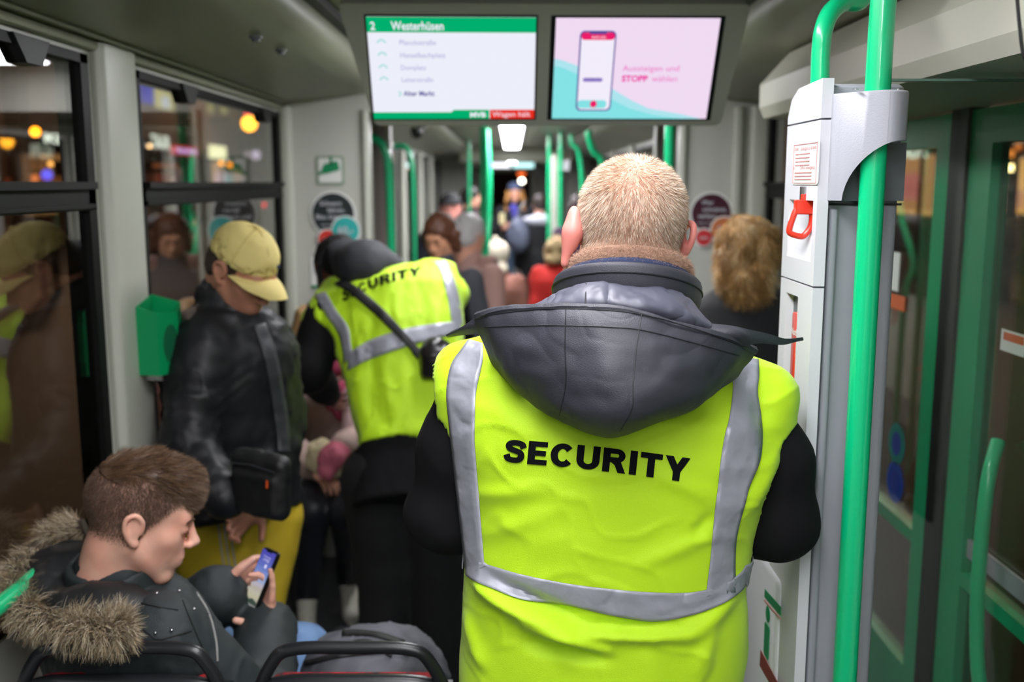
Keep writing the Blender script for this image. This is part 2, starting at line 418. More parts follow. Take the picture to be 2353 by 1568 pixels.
# ================================================================== palette
WALL = mat('wall paint', '#c2c3ba', .45, bump=.05, bscale=220)
WALL2 = mat('pillar paint', '#bdbfb2', .4, bump=.05, bscale=220)
CEIL = mat('ceiling paint', '#92947f', .42, bump=.05, bscale=200)
WHITE = mat('white plastic', '#d6d7dc', .38, bump=.05, bscale=300)
GREYP = mat('grey enamel', '#9b9da4', .42, bump=.12, bscale=420)
DGREY = mat('dark grey enamel', '#5d6366', .5, bump=.1, bscale=400)
BLACK = mat('black rubber', '#141615', .5)
BLACKP = mat('black plastic', '#0f1112', .3, bump=.04, bscale=300)
FRAME = mat('window frame black', '#080a08', .5, spec=.2)
GREEN = mat('green powder coat', '#06bf7e', .3, coat=.35)
GREEND = mat('green door paint', '#12a06c', .35, coat=.2)
STEEL = mat('steel', '#b8b8ba', .25, metal=1)
FLOORM = mat('speckled floor', '#4a4c50', .55, col2='#3a3c41', cscale=90)
BELLOW = mat('bellows fabric', '#857a75', .7, bump=.2, bscale=60)
RED = mat('red plastic', '#e0341f', .35, coat=.3)
GLASS = glassmat('window glass', '#dedbd4', 1.3, .085)
CGLASS = glassmat('screen glass', '#eef2ee', 1., .03)
LAMPM = emat('lamp diffuser', '#fbfaff', LAMP); LAMPM2 = emat('lamp diffuser bright', '#fbfaff', LAMP*1.6)
PWHITE = mat('printed white', '#e9eae6', .5)
PGREEN = mat('printed green', '#0f8a55', .5)
XL, XR, YB = -1.02, 1.12, -2.2
PY = 4.5                                  # partition with the gangway opening

def struct(o): o['kind'] = 'structure'; return o

# ------------------------------------------------------------------ shell
struct(MB().box((XL-.08, YB, -.06), (XR+.08, 27, 0)).build('floor', FLOORM))
ZH = 2.09
def side_wall(name, x, out, y0, y1, holes, zs=.86):
    """wall slab with window or door openings; holes = (ya, yb, zlow)"""
    m = MB(); xo = x+out*.06; holes = sorted(holes); ys = [y0]+[q for h in holes for q in h[:2]]+[y1]
    for i in range(0, len(ys), 2): m.box((x, ys[i], 0), (xo, ys[i+1], ZH))
    for (a, b, z) in holes:
        if z > 0: m.box((x, a, 0), (xo, b, z))
        m.box((x, a, 2.05), (xo, b, ZH))
    return struct(m.build(name, WALL))
side_wall('wall_left', XL, -1, YB, PY, [(-1.9, .2, .86), (.5, 2.44, .86), (2.73, 4.42, .86)])
side_wall('wall_right', XR, 1, YB, PY, [(-1.9, .9, .86), (1.25, 3.18, 0), (3.42, 4.40, .86)])

def window(n, x, out, ya, yb, z0=.86, z1=2.05, rail=True, clip=True):
    root = thing('window_%d' % n, (x, (ya+yb)/2, z0), None, None); root['kind'] = 'structure'; i = -out
    m = MB(); w_ = .042; d0, d1 = x-out*.012, x+out*.05
    m.box((d0, ya, z0), (d1, ya+w_, z1)); m.box((d0, yb-w_, z0), (d1, yb, z1)); m.box((d0, ya, z1-.022), (d1, yb, z1)); m.box((d0, ya, z0), (d1, yb, z0+w_))
    if rail:
        m.box((d0, ya, 1.685), (d1, yb, 1.752)); m.box((x-out*.03, ya+.03, 1.735), (d1, yb-.03, 1.752)); m.box((x-out*.022, ya+.03, 1.69), (d1, yb-.03, 1.70))
    m.build('window_frame', FRAME, root)
    g = MB(); gx = x+out*.002
    if rail:
        g.box((gx, ya+w_, z0+w_), (gx+out*.006, yb-w_, 1.685)); g.build('glass_pane', GLASS, root)
        g = MB(); g.box((gx, ya+w_, 1.752), (gx+out*.006, yb-w_, z1-.022)); g.build('glass_pane', GLASS, root)
    else: g.box((gx, ya+w_, z0+w_), (gx+out*.006, yb-w_, z1-.022)); g.build('glass_pane', GLASS, root)
    if clip:
        for f in (.27, .85):
            yc = ya+(yb-ya)*f; q = MB(); q.prism([(x-out*.02, yc-.08, z1), (x-out*.02, yc+.08, z1), (x-out*.02, yc+.04, z1-.055), (x-out*.02, yc-.03, z1-.055)], (out*.045, 0, 0)); q.build('window_latch', BLACK, root)
    return root
window(1, XL, -1, .5, 2.44); window(2, XL, -1, 2.73, 4.42); window(3, XL, -1, -1.9, .2, clip=False)
window(4, XR, 1, 3.42, 4.40, clip=False); window(5, XR, 1, -1.9, .9, clip=False)
m = MB(); m.rbox((XL-.005, 2.475, .0), (XL+.035, 2.70, ZH), .02); struct(m.build('trim_1', WALL2, smooth=True))
m = MB(); m.box((XL-.01, .2, 0), (XL+.02, .5, ZH)); struct(m.build('trim_2', WALL2))
# ceiling: low side shelves, rounded lip, dark slot, raised middle
def ceiling(name, y0, y1, zc=2.27, lamps=()):
    prof = [(XL-.06, 2.11), (XL, 2.085), (-.99, 2.098), (-.80, 2.118), (-.66, 2.135), (-.60, 2.15), (-.565, 2.175), (-.555, 2.205), (-.56, 2.235)]
    prof2 = [(1.12+.06, 2.11), (1.12, 2.085), (1.09, 2.098), (.90, 2.118), (.76, 2.135), (.70, 2.15), (.665, 2.175), (.655, 2.205), (.66, 2.235)]
    m = MB()
    for pr in (prof, prof2): m.loft([[(x, y0, z) for x, z in pr]+[(pr[-1][0], y0, 2.4), (pr[0][0], y0, 2.4)], [(x, y1, z) for x, z in pr]+[(pr[-1][0], y1, 2.4), (pr[0][0], y1, 2.4)]], cap=True)
    m.box((-.53, y0, zc), (.63, y1, 2.4)); m.box((-.56, y0, zc+.03), (.66, y1, 2.42))
    return struct(m.build(name, CEIL, smooth=True))
ceiling('ceiling', YB, PY)
struct(MB().box((-.565, YB, 2.236), (-.525, PY, 2.262)).box((.625, YB, 2.236), (.665, PY, 2.262)).build('trim_3', BLACK))
struct(MB().tube([(XL+.012, YB, 2.075), (XL+.012, PY, 2.075)], .012, 8).tube([(XL+.04, YB, 2.092), (XL+.04, PY, 2.092)], .006, 8).build('trim_4', CEIL, smooth=True))
struct(MB().box((XL-.06, YB-.06, 0), (XR+.06, YB, 2.4)).build('wall_back', WALL))
for (a, b) in ((-1.9, -.65), (-.35, .95), (1.05, 1.85), (2.95, 4.3)):  # the panel behind the screens is added to brighten the partition
    t = thing('ceiling_lamp', (.05, (a+b)/2, 2.27), 'long white light panel in the raised ceiling, '+{-1.9: 'furthest behind the guards', -.35: 'above the photographer', 1.05: 'just before the twin screens', 2.95: 'hidden just behind the twin screens'}[a], 'lamp', 'light panels in the ceiling')
    MB().rbox((-.14, a, 2.245), (.14, b, 2.275), .02).build('lamp_housing', WHITE, t)
    MB().rbox((-.12, a+.02, 2.238), (.12, b-.02, 2.246), .02).build('diffuser', LAMPM, t)
# two round locks on the left ceiling shelf
for (u, v, r, lb) in ((588, 89, .011, 'round metal lock on the left ceiling panel, nearer the camera and shinier'), (646, 119, .010, 'round dark lock on the left ceiling panel, nearer the screens')):
    q = P(u, v, 1.); t_ = (2.122-CAMZ)/(q.z-CAMZ); c = Vector((q.x*t_, t_, 2.128))
    m = MB(); m.disc(c, (r*1.5, 0, 0), (0, r*1.5, 0), d=(0, 0, -.006)); m.disc(c-Vector((0, 0, .006)), (r, 0, 0), (0, r, 0), d=(0, 0, -.008))
    tag(rebase(m.build('panel_lock', DGREY), c), lb, 'lock', 'locks of the left ceiling panel')

# ------------------------------------------------------------------ partition with the gangway opening
def partition(name, y, th=.07, xo0=-.64, xo1=.755, zo=2.06, mt=WALL):
    m = MB(); m.box((XL-.02, y, 0), (xo0, y+th, 2.3)); m.box((xo1, y, 0), (XR+.02, y+th, 2.3)); m.box((xo0, y, zo), (xo1, y+th, 2.35))
    return struct(m.build(name, mt))
partition('wall_front', PY)
m = MB(); m.rbox((-.665, PY-.02, 0), (-.635, PY+.09, 2.07), .012); m.rbox((.745, PY-.02, 0), (.775, PY+.09, 2.07), .012); struct(m.build('trim_5', WALL2, smooth=True))
m = MB(); m.rbox((XL+.0, PY-.05, 0), (XL+.05, PY, 2.085), .018); m.rbox((XR-.07, PY-.05, 0), (XR-.0, PY, 2.085), .018); m.rbox((XR-.14, PY-.03, 0), (XR-.10, PY, 2.085), .012); struct(m.build('trim_6', WALL2, smooth=True))
def bellows(name, x, s, y0, y1):
    n = 10; a = []
    for i in range(2*n+1):
        y = y0+(y1-y0)*i/(2*n); a.append((x+s*(.035 if i % 2 else 0), y))
    m = MB(); m.loft([[(p[0], p[1], 0), (p[0], p[1], 2.1), (p[0]+s*.02, p[1], 2.1), (p[0]+s*.02, p[1], 0)] for p in a], cap=True); return struct(m.build(name, BELLOW))
bellows('wall_gangway', -.69, -1, PY+.09, 5.5); bellows('wall_gangway', .80, 1, PY+.09, 5.5)
struct(MB().box((-.75, PY+.07, 2.08), (.9, 5.5, 2.2)).build('ceiling_gangway', CEIL))

# ------------------------------------------------------------------ cars beyond
def car(y0, y1, pill, n0, lampspans):
    partition('wall_front', y0, xo0=-.66, xo1=.78)
    gaps = []; ys = [y0+.1]+pill+[y1-.1]
    for i in range(len(ys)-1): gaps.append((ys[i]+.16, ys[i+1]-.16, .86))
    side_wall('wall_left', XL, -1, y0, y1, gaps); side_wall('wall_right', XR, 1, y0, y1, gaps)
    k = n0
    for (a, b, z) in gaps:
        for (x, o) in ((XL, -1), (XR, 1)):
            window(k, x, o, a, b, rail=False, clip=False); k += 1
    ceiling('ceiling', y0, y1, 2.2)
    for p in pill:
        for (x, s) in ((XL, 1), (XR, -1)): struct(MB().rbox((x, p-.09, 0), (x+s*.04, p+.09, 2.09), .02).build('trim_7', WALL2, smooth=True))
    for i, (a, b) in enumerate(lampspans):
        t = thing('ceiling_lamp', (0, (a+b)/2, 2.19), 'bright white light panel over the aisle '+('of the middle car, visible under the screens' if (y0 < 8 and i == 0) else 'of the middle car, further end' if y0 < 8 else 'of the last car'), 'lamp', 'light panels in the ceiling')
        MB().box((-.095, a, 2.175), (.095, b, 2.2)).build('lamp_housing', WHITE, t); MB().box((-.082, a+.03, 2.165), (.082, b-.03, 2.176)).build('diffuser', LAMPM2, t)
car(5.5, 14.4, [7.3, 9.3, 11.0, 12.5], 6, [(5.8, 12.4)])
struct(MB().box((-.66, 12.9, 2.02), (.78, 13.0, 2.2)).build('trim_8', CEIL))
bellows('wall_gangway', -.70, -1, 14.5, 15.4); bellows('wall_gangway', .82, 1, 14.5, 15.4)
struct(MB().box((-.75, 14.4, 2.08), (.9, 15.5, 2.2)).build('ceiling_gangway', CEIL))
partition('wall_front', 14.4, xo0=-.66, xo1=.78)
car(15.5, 25.5, [17.6, 20.1, 22.6], 16, [(17.0, 21.5)])
m = MB(); m.box((XL-.02, 25.5, 0), (-.62, 25.56, 2.3)).box((.5, 25.5, 0), (XR+.02, 25.56, 2.3)).box((-.62, 25.5, 2.0), (.5, 25.56, 2.3)).box((-.62, 25.5, 0), (.5, 25.56, .9)); struct(m.build('wall_far', WALL))
window(24, XL, -1, 25.6, 26.6, clip=False, rail=False)

# ------------------------------------------------------------------ stickers on the partition
def on(u, v): return P(u, v, PY-.003)
def disc_part(name, m_, par, c, r, off=0., rx=None, n=36, dy=.0015):
    mb = MB(); c = Vector(c); mb.disc((c.x, c.y-off, c.z), ((rx or r), 0, 0), (0, 0, r), n, d=(0, dy, 0)); return mb.build(name, m_, par, fix=True)
def quad_part(name, m_, par, x0, x1, z0, z1, y, dy=.0015, r=0):
    mb = MB()
    if r: mb.rbox((x0, y, z0), (x1, y+dy, z1), r, axis=1)
    else: mb.box((x0, y, z0), (x1, y+dy, z1))
    return mb.build(name, m_, par)
XA, ZA = (1, 0, 0), (0, 0, 1)
a, b = on(725, 358), on(792, 426); t = thing('camera_sign', ((a.x+b.x)/2, PY, b.z), 'square white sign with a green surveillance camera symbol on the left partition', 'sign')
quad_part('border', mat('sage border', '#8fa08c', .5), t, a.x, b.x, b.z, a.z, PY-.004, .004, .012); w_ = b.x-a.x
quad_part('face', PWHITE, t, a.x+.012, b.x-.012, b.z+.012, a.z-.012, PY-.006, .003, .008)
c = on(762, 385); mb = MB(); R_ = math.radians(14)
pl = [(-.040, -.020), (.034, -.020), (.034, .022), (-.028, .022), (-.046, 0)]
mb.prism([(c.x+x*math.cos(R_)-z*math.sin(R_), PY-.0085, c.z+x*math.sin(R_)+z*math.cos(R_)) for x, z in pl], (0, .002, 0)); mb.box((c.x-.006, PY-.0085, c.z+.01), (c.x+.004, PY-.0065, c.z+.05)); mb.box((c.x-.055, PY-.0085, c.z-.032), (c.x-.040, PY-.0065, c.z-.018))
mb.build('camera_symbol', PGREEN, t)
PTXT = mat('printed light text', '#c9ccd2', .6)
def badge(name, base, cu, cv, r, col, lines, sub, label):
    c = on(cu, cv); t = thing(name, (c.x, PY, c.z-r), label, 'sticker')
    disc_part('rim', PWHITE, t, c, r+.010, .003); disc_part('disc', mat('sticker disc '+col, col, .45), t, c, r, .005)
    for (tx, dx, dz, h) in lines: text_on('lettering', tx, PTXT, t, (c.x+dx, PY-.0095, c.z+dz), XA, ZA, h, bold=.02, off=.001)
    for (nm, su, sv, sr, sc_, st, sh) in sub:
        s = on(su, sv); disc_part('rim', PWHITE, t, s, sr+.007, .008); o = disc_part(nm, mat('sticker dot '+sc_, sc_, .45), t, s, sr, .010)
        text_on('lettering', st, PTXT, t, (s.x, PY-.016, s.z-sh*.4), XA, ZA, sh, bold=.03, align='c', off=.001)
badge('round_sticker', 0, 766, 492, .093, '#20292c', [('Schwarz', -.058, .038, .021), ('fahren.', -.025, .008, .021), ('Blau ärgern.', -.078, -.022, .021), ('jetzt hier kaufen', -.055, -.052, .009)],
      [('price_dot', 795, 530, .060, '#35b3ae', '60,-', .034), ('small_dot', 753, 549, .039, '#d8392f', 'jetzt', .016)], 'large round black sticker with teal and red dots on the left partition')
badge('round_sticker', 1, 1634, 491, .088, '#45182a', [('Wer', -.045, .040, .020), ('schwänzt,', -.040, .010, .020), ('verliert.', -.060, -.020, .020), ('Fahren nur mit', -.060, -.045, .009)],
      [('price_dot', 1662, 528, .055, '#d0794a', '200', .030), ('small_dot', 1616, 546, .036, '#cf3439', 'jetzt', .014)], 'large round maroon sticker with orange and red dots on the right partition')
a, b = on(714, 592), on(772, 662); t = thing('notice', ((a.x+b.x)/2, PY, b.z), 'white paper notice with a green bottom edge low on the left partition', 'notice')
quad_part('sheet', PWHITE, t, a.x, b.x, b.z, a.z, PY-.004, .003); quad_part('green_edge', PGREEN, t, a.x, b.x+.02, b.z, b.z+.012, PY-.006, .002)
mb = MB()
for k in range(7): mb.box((a.x+.012, PY-.0055, a.z-.018-k*.009), (b.x-.02-.01*(k % 3), PY-.004, a.z-.021-k*.009))
mb.build('text_lines', mat('faint print', '#9a9da0', .6), t)

# ------------------------------------------------------------------ twin screen unit
A, B, C_, D_ = P(775, 8, 2.60), P(1727, 10, 2.60), P(1655, 289, 2.84), P(862, 289, 2.84)
t = thing('display_unit', ((A.x+B.x)/2, 2.8, C_.z), 'grey twin passenger information display hanging from the ceiling', 'display')
nrm = (B-A).cross(D_-A).normalized()
if nrm.y > 0: nrm = -nrm
upv = (A-D_); upv = (upv-Vector((upv.x, 0, 0))).normalized()
back = -nrm*.11
HOUS = mat('display housing', '#a9aba0', .45, bump=.05, bscale=250)
def inset(p, q, f): return p+(q-p)*f
cen = (A+B+C_+D_)/4
m = MB(); o4 = [A, B, C_, D_]
def rpoly(pts, r, seg=4):
    out = []
    n = len(pts)
    for i in range(n):
        p, a_, b_ = pts[i], (pts[i-1]-pts[i]).normalized(), (pts[(i+1) % n]-pts[i]).normalized()
        for k in range(seg+1):
            f = k/seg; out.append(p+a_*r*(1-f)**2+b_*r*f**2)
    return out
fr = rpoly(o4, .02)
m.loft([[p+(cen-p)*.02+nrm*.0005 for p in fr], fr, [p+back*.35+(p-cen)*.0 for p in fr], [p+back+(cen-p)*.12 for p in fr]], cap=True)
m.build('housing', HOUS, t, smooth=True)
m = MB(); tp = (A+B)/2
for s_ in (-.28, .28): MB().box((tp.x+s_-.05, 2.66, tp.z-.02), (tp.x+s_+.05, 2.72, 2.28)).build('bracket', STEEL, t)
def scr(u0, v0, u1, v1, u2, v2, u3, v3):
    """screen corners on the housing face"""
    o = Vector((0, 0, CAMZ)); r = []
    for (u, v) in ((u0, v0), (u1, v1), (u2, v2), (u3, v3)):
        d = P(u, v, 1.)-o; k = (A-o).dot(nrm)/d.dot(nrm); r.append(o+d*k)
    return r
class Panel:
    """maps 0..1 screen coordinates (x right, y up) to the tilted face"""
    def __init__(s, q): s.a, s.b, s.c, s.d = q
    def at(s, x, y, off): return (s.d*(1-x)+s.c*x)*(1-y)+(s.a*(1-x)+s.b*x)*y+nrm*off
    def poly(s, name, pts, m_, par, off): m = MB(); m.add([s.at(x, y, off) for x, y in pts], [tuple(range(len(pts)))]); return m.build(name, m_, par, fix=False)
    def rect(s, name, x0, y0, x1, y1, m_, par, off): return s.poly(name, [(x0, y0), (x1, y0), (x1, y1), (x0, y1)], m_, par, off)
    def text(s, body, x, y, h, m_, par, off=.0045, bold=.0, width=None, asp=.6):
        vs, fs = text_geo(body, bold); k = h*asp if width is None else width/max(v_[0] for v_ in vs)
        m = MB(); m.add([s.at(x+v_[0]*k, y+v_[1]*h, off) for v_ in vs], fs); return m.build('lettering', m_, par, fix=False)
S1 = Panel(scr(841, 37, 1232, 39, 1227, 271, 860, 272)); S2 = Panel(scr(1278, 40, 1656, 41, 1622, 272, 1268, 271))
def bez(S, x0=-.012, y0=-.02, x1=1.012, y1=1.02): return S.rect('bezel', x0, y0, x1, y1, BLACKP, t, .0008)
bez(S1); bez(S2, -.03, -.02, 1.03, 1.02)
E = lambda n, c, s=1.: emat('screen '+n, c, s*.46)
sc1 = S1.rect('screen', 0, 0, 1, 1, E('white', '#eef0fb', 1.0), t, .002); tag(sc1, 'lit timetable screen with a green header')
S1.rect('header', 0, .86, 1, 1, E('green', '#00c27a', .8), sc1, .003)
S1.poly('footer', [(0, 0), (.72, 0), (.72, .095), (.50, .095), (.485, .07), (0, .07)], E('green', '#00c27a', .8), sc1, .003)
S1.rect('stop_box', .725, 0, 1, .095, E('red', '#ff3322', .8), sc1, .003)
S1.text('2', .02, .885, .075, E('white', '#eef0fb'), sc1, bold=.03); S1.text('Westerhüsen', .145, .885, .08, E('white', '#eef0fb'), sc1, bold=.03, width=.31)
for (tx, y, w_, x) in (('Planckstraße', .745, .22, .185), ('Hasselbachplatz', .625, .275, .185), ('Domplatz', .505, .155, .185), ('Leiterstraße', .385, .195, .185)):
    S1.text(tx, x, y, .05, E('lilac', '#a9a4d8'), sc1, width=w_)
    q = MB(); q.tube([S1.at(.055+.05*k/6, y+.02+.028*math.sin(math.pi*k/6), .004) for k in range(7)], .0022, 6); q.build('arrow', E('pale teal', '#a8dede'), sc1, fix=False)
S1.text('Alter Markt', .195, .245, .052, E('indigo', '#54509a'), sc1, width=.19, bold=.03)
q = MB(); q.tube([S1.at(.165, .29, .004), S1.at(.18, .265, .004), S1.at(.165, .24, .004)], .0022, 6); q.build('arrow', E('pale teal', '#a8dede'), sc1, fix=False)
S1.text('Wagen hält', .74, .025, .055, E('white', '#eef0fb'), sc1, width=.235)
S1.text('MVB', .60, .022, .05, E('white', '#eef0fb'), sc1, width=.10, bold=.06)
sc2 = S2.rect('screen', 0, 0, 1, 1, E('pink', '#f1dcf4', 1.0), t, .002); tag(sc2, 'lit pink and turquoise advert screen')
S2.poly('light_wave', [(0, 0), (.97, 0)]+[(x, y) for x, y in [(.82, .055), (.62, .11), (.5, .2), (.36, .33), (.25, .44), (.14, .55), (.05, .60), (0, .615)]], E('pale cyan', '#aee6f0'), sc2, .0026)
S2.poly('wave', [(0, 0), (.86, 0)]+[(x, y) for x, y in [(.66, .04), (.5, .11), (.36, .22), (.25, .36), (.14, .47), (.05, .53), (0, .545)]], E('cyan', '#86e3e6'), sc2, .003)
def rrect(x0, y0, x1, y1, r, n=5):
    out = []
    for (cx, cy, a0) in ((x1-r, y1-r*1.7, 0), (x0+r, y1-r*1.7, 90), (x0+r, y0+r*1.7, 180), (x1-r, y0+r*1.7, 270)):
        for k in range(n+1): a_ = math.radians(a0+90*k/n); out.append((cx+r*math.cos(a_), cy+r*1.7*math.sin(a_)))
    return out
S2.poly('phone_outline', rrect(.15, .085, .375, .885, .03), E('violet', '#5a4a9a'), sc2, .0034)
S2.poly('phone_face', rrect(.16, .10, .366, .87, .026), E('paper', '#f4eefc'), sc2, .0038)
S2.poly('phone_header', rrect(.16, .80, .366, .87, .02), E('magenta', '#ee1f6c'), sc2, .0042); S2.rect('phone_notch', .21, .855, .315, .875, E('violet', '#5a4a9a'), sc2, .0046)
S2.text('EASY.GO', .225, .815, .025, E('white', '#eef0fb'), sc2, off=.005, width=.085)
S2.poly('phone_field', rrect(.185, .39, .31, .43, .012), E('mauve', '#8c78c4'), sc2, .0042); S2.poly('phone_bar', rrect(.16, .115, .345, .20, .02), E('cyan', '#86e3e6'), sc2, .0042)
S2.poly('phone_button', [(.262+.022*math.cos(a_), .16+.037*math.sin(a_)) for a_ in [i*math.pi/10 for i in range(20)]], E('magenta', '#ee1f6c'), sc2, .0046)
S2.text('Aussteigen und', .43, .50, .06, E('rose', '#f06fc0'), sc2, width=.355); S2.text('STOPP', .43, .395, .062, E('rose2', '#ee2fa4'), sc2, width=.165, bold=.05); S2.text('wählen', .62, .395, .06, E('rose', '#f06fc0'), sc2, width=.16)

# ------------------------------------------------------------------ green bin on the pillar
def gbin():
    c = [Px(308, 690, XL+.035), Px(400, 690, XL+.035)]
    # front corner edge at u 352, box stands out of the pillar
    z1 = Px(340, 700, XL+.05).z; z0 = Px(335, 872, XL+.05).z; y0 = 2.585; y1 = 2.705; x0 = XL+.035
    t = thing('litter_bin', (x0, 2.6, z0), 'small green wall bin with a round opening on the window pillar', 'bin')
    gm = mat('green bin paint', '#009c5c', .4); xm = x0+.060; yf = 2.640; xf = x0+.090
    # plan: back on the pillar, near side slanted, front face towards the aisle
    pl = [(x0, y0), (xm, y0-.015), (xf, yf), (xf-.008, y1-.01), (x0, y1)]
    m = MB(); n = len(pl); zt = [z1, z1-.015, z1-.02, z1, z1+.02]
    ins = [(x0+.004, y0+.006), (xm-.003, y0-.008), (xf-.006, yf+.003), (xf-.013, y1-.014), (x0+.004, y1-.006)]
    m.loft([[(x*.985-.014 if False else x, y, z0+.012) for x, y in pl], [(x, y, z0+.03) for x, y in pl], [(pl[i][0], pl[i][1], zt[i]) for i in range(n)], [(ins[i][0], ins[i][1], zt[i]) for i in range(n)], [(ins[i][0], ins[i][1], zt[i]-.09) for i in range(n)]])
    m.add([(x, y, z0+.012) for x, y in pl], [tuple(range(n))]); m.add([(ins[i][0], ins[i][1], zt[i]-.09) for i in range(n)], [tuple(range(n))])
    m.build('body', gm, t)
    # oval opening on the slanted near-front face (from pl[1] to pl[2])
    a_, b_ = Vector((pl[1][0], pl[1][1], 0)), Vector((pl[2][0], pl[2][1], 0)); d = (b_-a_); L_ = d.length; d.normalize(); nn = Vector((d.y, -d.x, 0))
    c = (a_+b_)/2+d*.006; c.z = (z0+z1)/2-.005
    m = MB(); R = []
    for (k, off) in ((1.0, .002), (.93, .003), (.90, -.004)): R.append([c+d*math.cos(q)*.031*k+Vector((0, 0, 1))*math.sin(q)*.056*k+nn*off for q in [i*math.pi/16 for i in range(32)]])
    m.loft(R); m.build('opening_rim', gm, t, smooth=True)
    m = MB(); m.disc(c+nn*.0015, d*.028, (0, 0, .052), 32); m.build('opening', mat('bin opening shade', '#04613c', .6), t)  # flat disc, the shade of the hollow is put into its colour
    MB().disc((x0+.04, 2.64, z0+.012), (.012, 0, 0), (0, .012, 0), d=(0, 0, -.02)).box((x0, 2.62, z0-.01), (x0+.05, 2.67, z0+.012)).build('bracket', STEEL, t)
gbin()
# green rail along the left window, out of focus
m = MB(); m.tube([(XL+.07, -.6, .975), (XL+.07, 1.95, .975), (XL+.055, 2.0, .975), (XL-.0, 2.02, .975)], .017, 12)
tag(rebase(m.build('window_rail', GREEN, smooth=True), (XL, .5, .95)), 'green horizontal rail below the near left window', 'rail')

# ------------------------------------------------------------------ poles beyond
def pole(name, pts, r, label, base, grp='green grab poles', m_=None, ball=None, col=None):
    m = MB(); m.tube(sp(pts, max(2, 6*len(pts))) if len(pts) > 2 else pts, r, 14)
    o = m.build(name, m_ or GREEN, smooth=True); rebase(o, base); return tag(o, label, 'pole', grp)
yp = 5.0
a = P(838, 318, yp)
pole('grab_pole', [P(835, 318, yp), P(860, 318, yp), P(882, 338, yp), P(892, 375, yp), P(895, 420, yp), P(898, 520, yp), P(900, 600, yp), Vector((P(905, 700, yp).x, yp, .0))], .021, 'curved green pole beside the bellows, left of the aisle', (P(900, 600, yp).x, yp, 0))
yp = 6.9
pole('grab_pole', [P(905, 336, yp), P(930, 338, yp), P(942, 360, yp), P(947, 400, yp), P(949, 470, yp), P(951, 560, yp), Vector((P(953, 700, yp).x, yp, 0))], .019, 'dark green curved pole, second from the bellows on the left', (P(951, 560, yp).x, yp, 0), m_=GREEND)
yp = 5.8; x_ = P(1111, 420, yp).x
pole('grab_pole', [(x_, yp, 2.2), (x_, yp, 1.2), (x_, yp, 0)], .021, 'upright green pole in the aisle, left of the ceiling lamp', (x_, yp, 0))
pole('grab_pole', [P(1118, 300, 6.3), P(1124, 400, 6.2), P(1122, 500, 6.1), P(1116, 580, 5.95), P(1117, 620, 5.9), P(1130, 660, 5.9), P(1135, 760, 5.9), Vector((P(1135, 760, 5.9).x, 5.9, 0))], .020, 'green pole joining the upright aisle pole from the right', (P(1122, 600, 6).x, 6.0, 0))
x_ = P(1538, 360, 3.75).x
pole('grab_pole', [(x_, 3.75, 2.24), (x_, 3.75, 1.0), (x_, 3.75, 0)], .019, 'upright green pole behind the standing guard at the right', (x_, 3.75, 0))
for (u0, v0, u1, v1, u2, v2, y, l) in ((1352, 300, 1365, 350, 1385, 378, 6.3, 'green pole curving out just left of the guard\'s head'), (1312, 308, 1330, 350, 1338, 420, 8.2, 'green pole curving down left of the nearest curved pole')):
    pole('grab_pole', [P(u0, v0, y), P(u0+3, v0+22, y), P(u1, v1, y), P(u2, v2, y), P(u2+2, 500, y), Vector((P(u2+2, 500, y).x, y, .6)), Vector((P(u2+2, 500, y).x, y, 0))], .019, l, (P(u2, 600, y).x, y, 0))
for (u, y, l) in ((1262, 9.6, 'green pole left of the white door column'), (1288, 8.9, 'green pole right of the white door column'), (1258, 14.0, 'thin far green pole nearer the far screens'), (1078, 11.0, 'dark far green pole left of the aisle')):
    x_ = P(u, 420, y).x; pole('grab_pole', [(x_, y, 2.2), (x_, y, 1), (x_, y, 0)], .019, l, (x_, y, 0), m_=GREEND if u == 1078 else GREEN)
def small_column(u, y, l):
    x_ = P(u, 420, y).x; t = thing('door_column', (x_, y, 0), l, 'column', 'white door columns')
    MB().rbox((x_-.032, y-.05, 0), (x_+.032, y+.06, 2.0 if y < 12 else 1.98), .02).build('body', WALL2, t, smooth=True)
    MB().box((x_+.03, y-.06, 1.86), (x_+.13, y+.02, 1.95)).build('bracket', WHITE, t)
small_column(1275, 9.2, 'white door column among the green poles, right of the aisle'); small_column(1224, 15.6, 'far white door column beside the far screens')
t = thing('door_column', (.86, 3.9, 1.6), 'grey bracket plate above the guard\'s head', 'column'); bpy.data.objects.remove(t)
# far twin display
yd = 23.6; a, b = P(1130, 355, yd), P(1226, 385, yd); t = thing('display_unit', ((a.x+b.x)/2, yd, b.z), 'small far twin display at the end of the tram', 'display')
MB().box((a.x-.05, yd, b.z-.05), (b.x+.05, yd+.08, a.z+.06)).box(((a.x+b.x)/2-.03, yd+.02, a.z), ((a.x+b.x)/2+.03, yd+.06, 2.25)).build('housing', HOUS, t)
xm = (a.x+b.x)/2; MB().box((a.x, yd-.01, b.z), (xm-.06, yd-.002, a.z)).build('screen', emat('far screen white', '#eef0fb', 1.1), t); MB().box((xm, yd-.01, b.z), (b.x, yd-.002, a.z)).build('screen', emat('far screen cyan', '#b8ecec', 1.), t)
# dome camera under the middle ceiling
c = P(957, 300, 7.2); m = MB(); m.ball(c, (.045, .045, .06), 10); m.box((c.x-.07, c.y-.07, c.z+.02), (c.x+.07, c.y+.07, c.z+.14)); tag(rebase(m.build('ceiling_camera', BLACKP, smooth=True), c), 'black dome camera under the left ceiling of the middle car', 'camera')

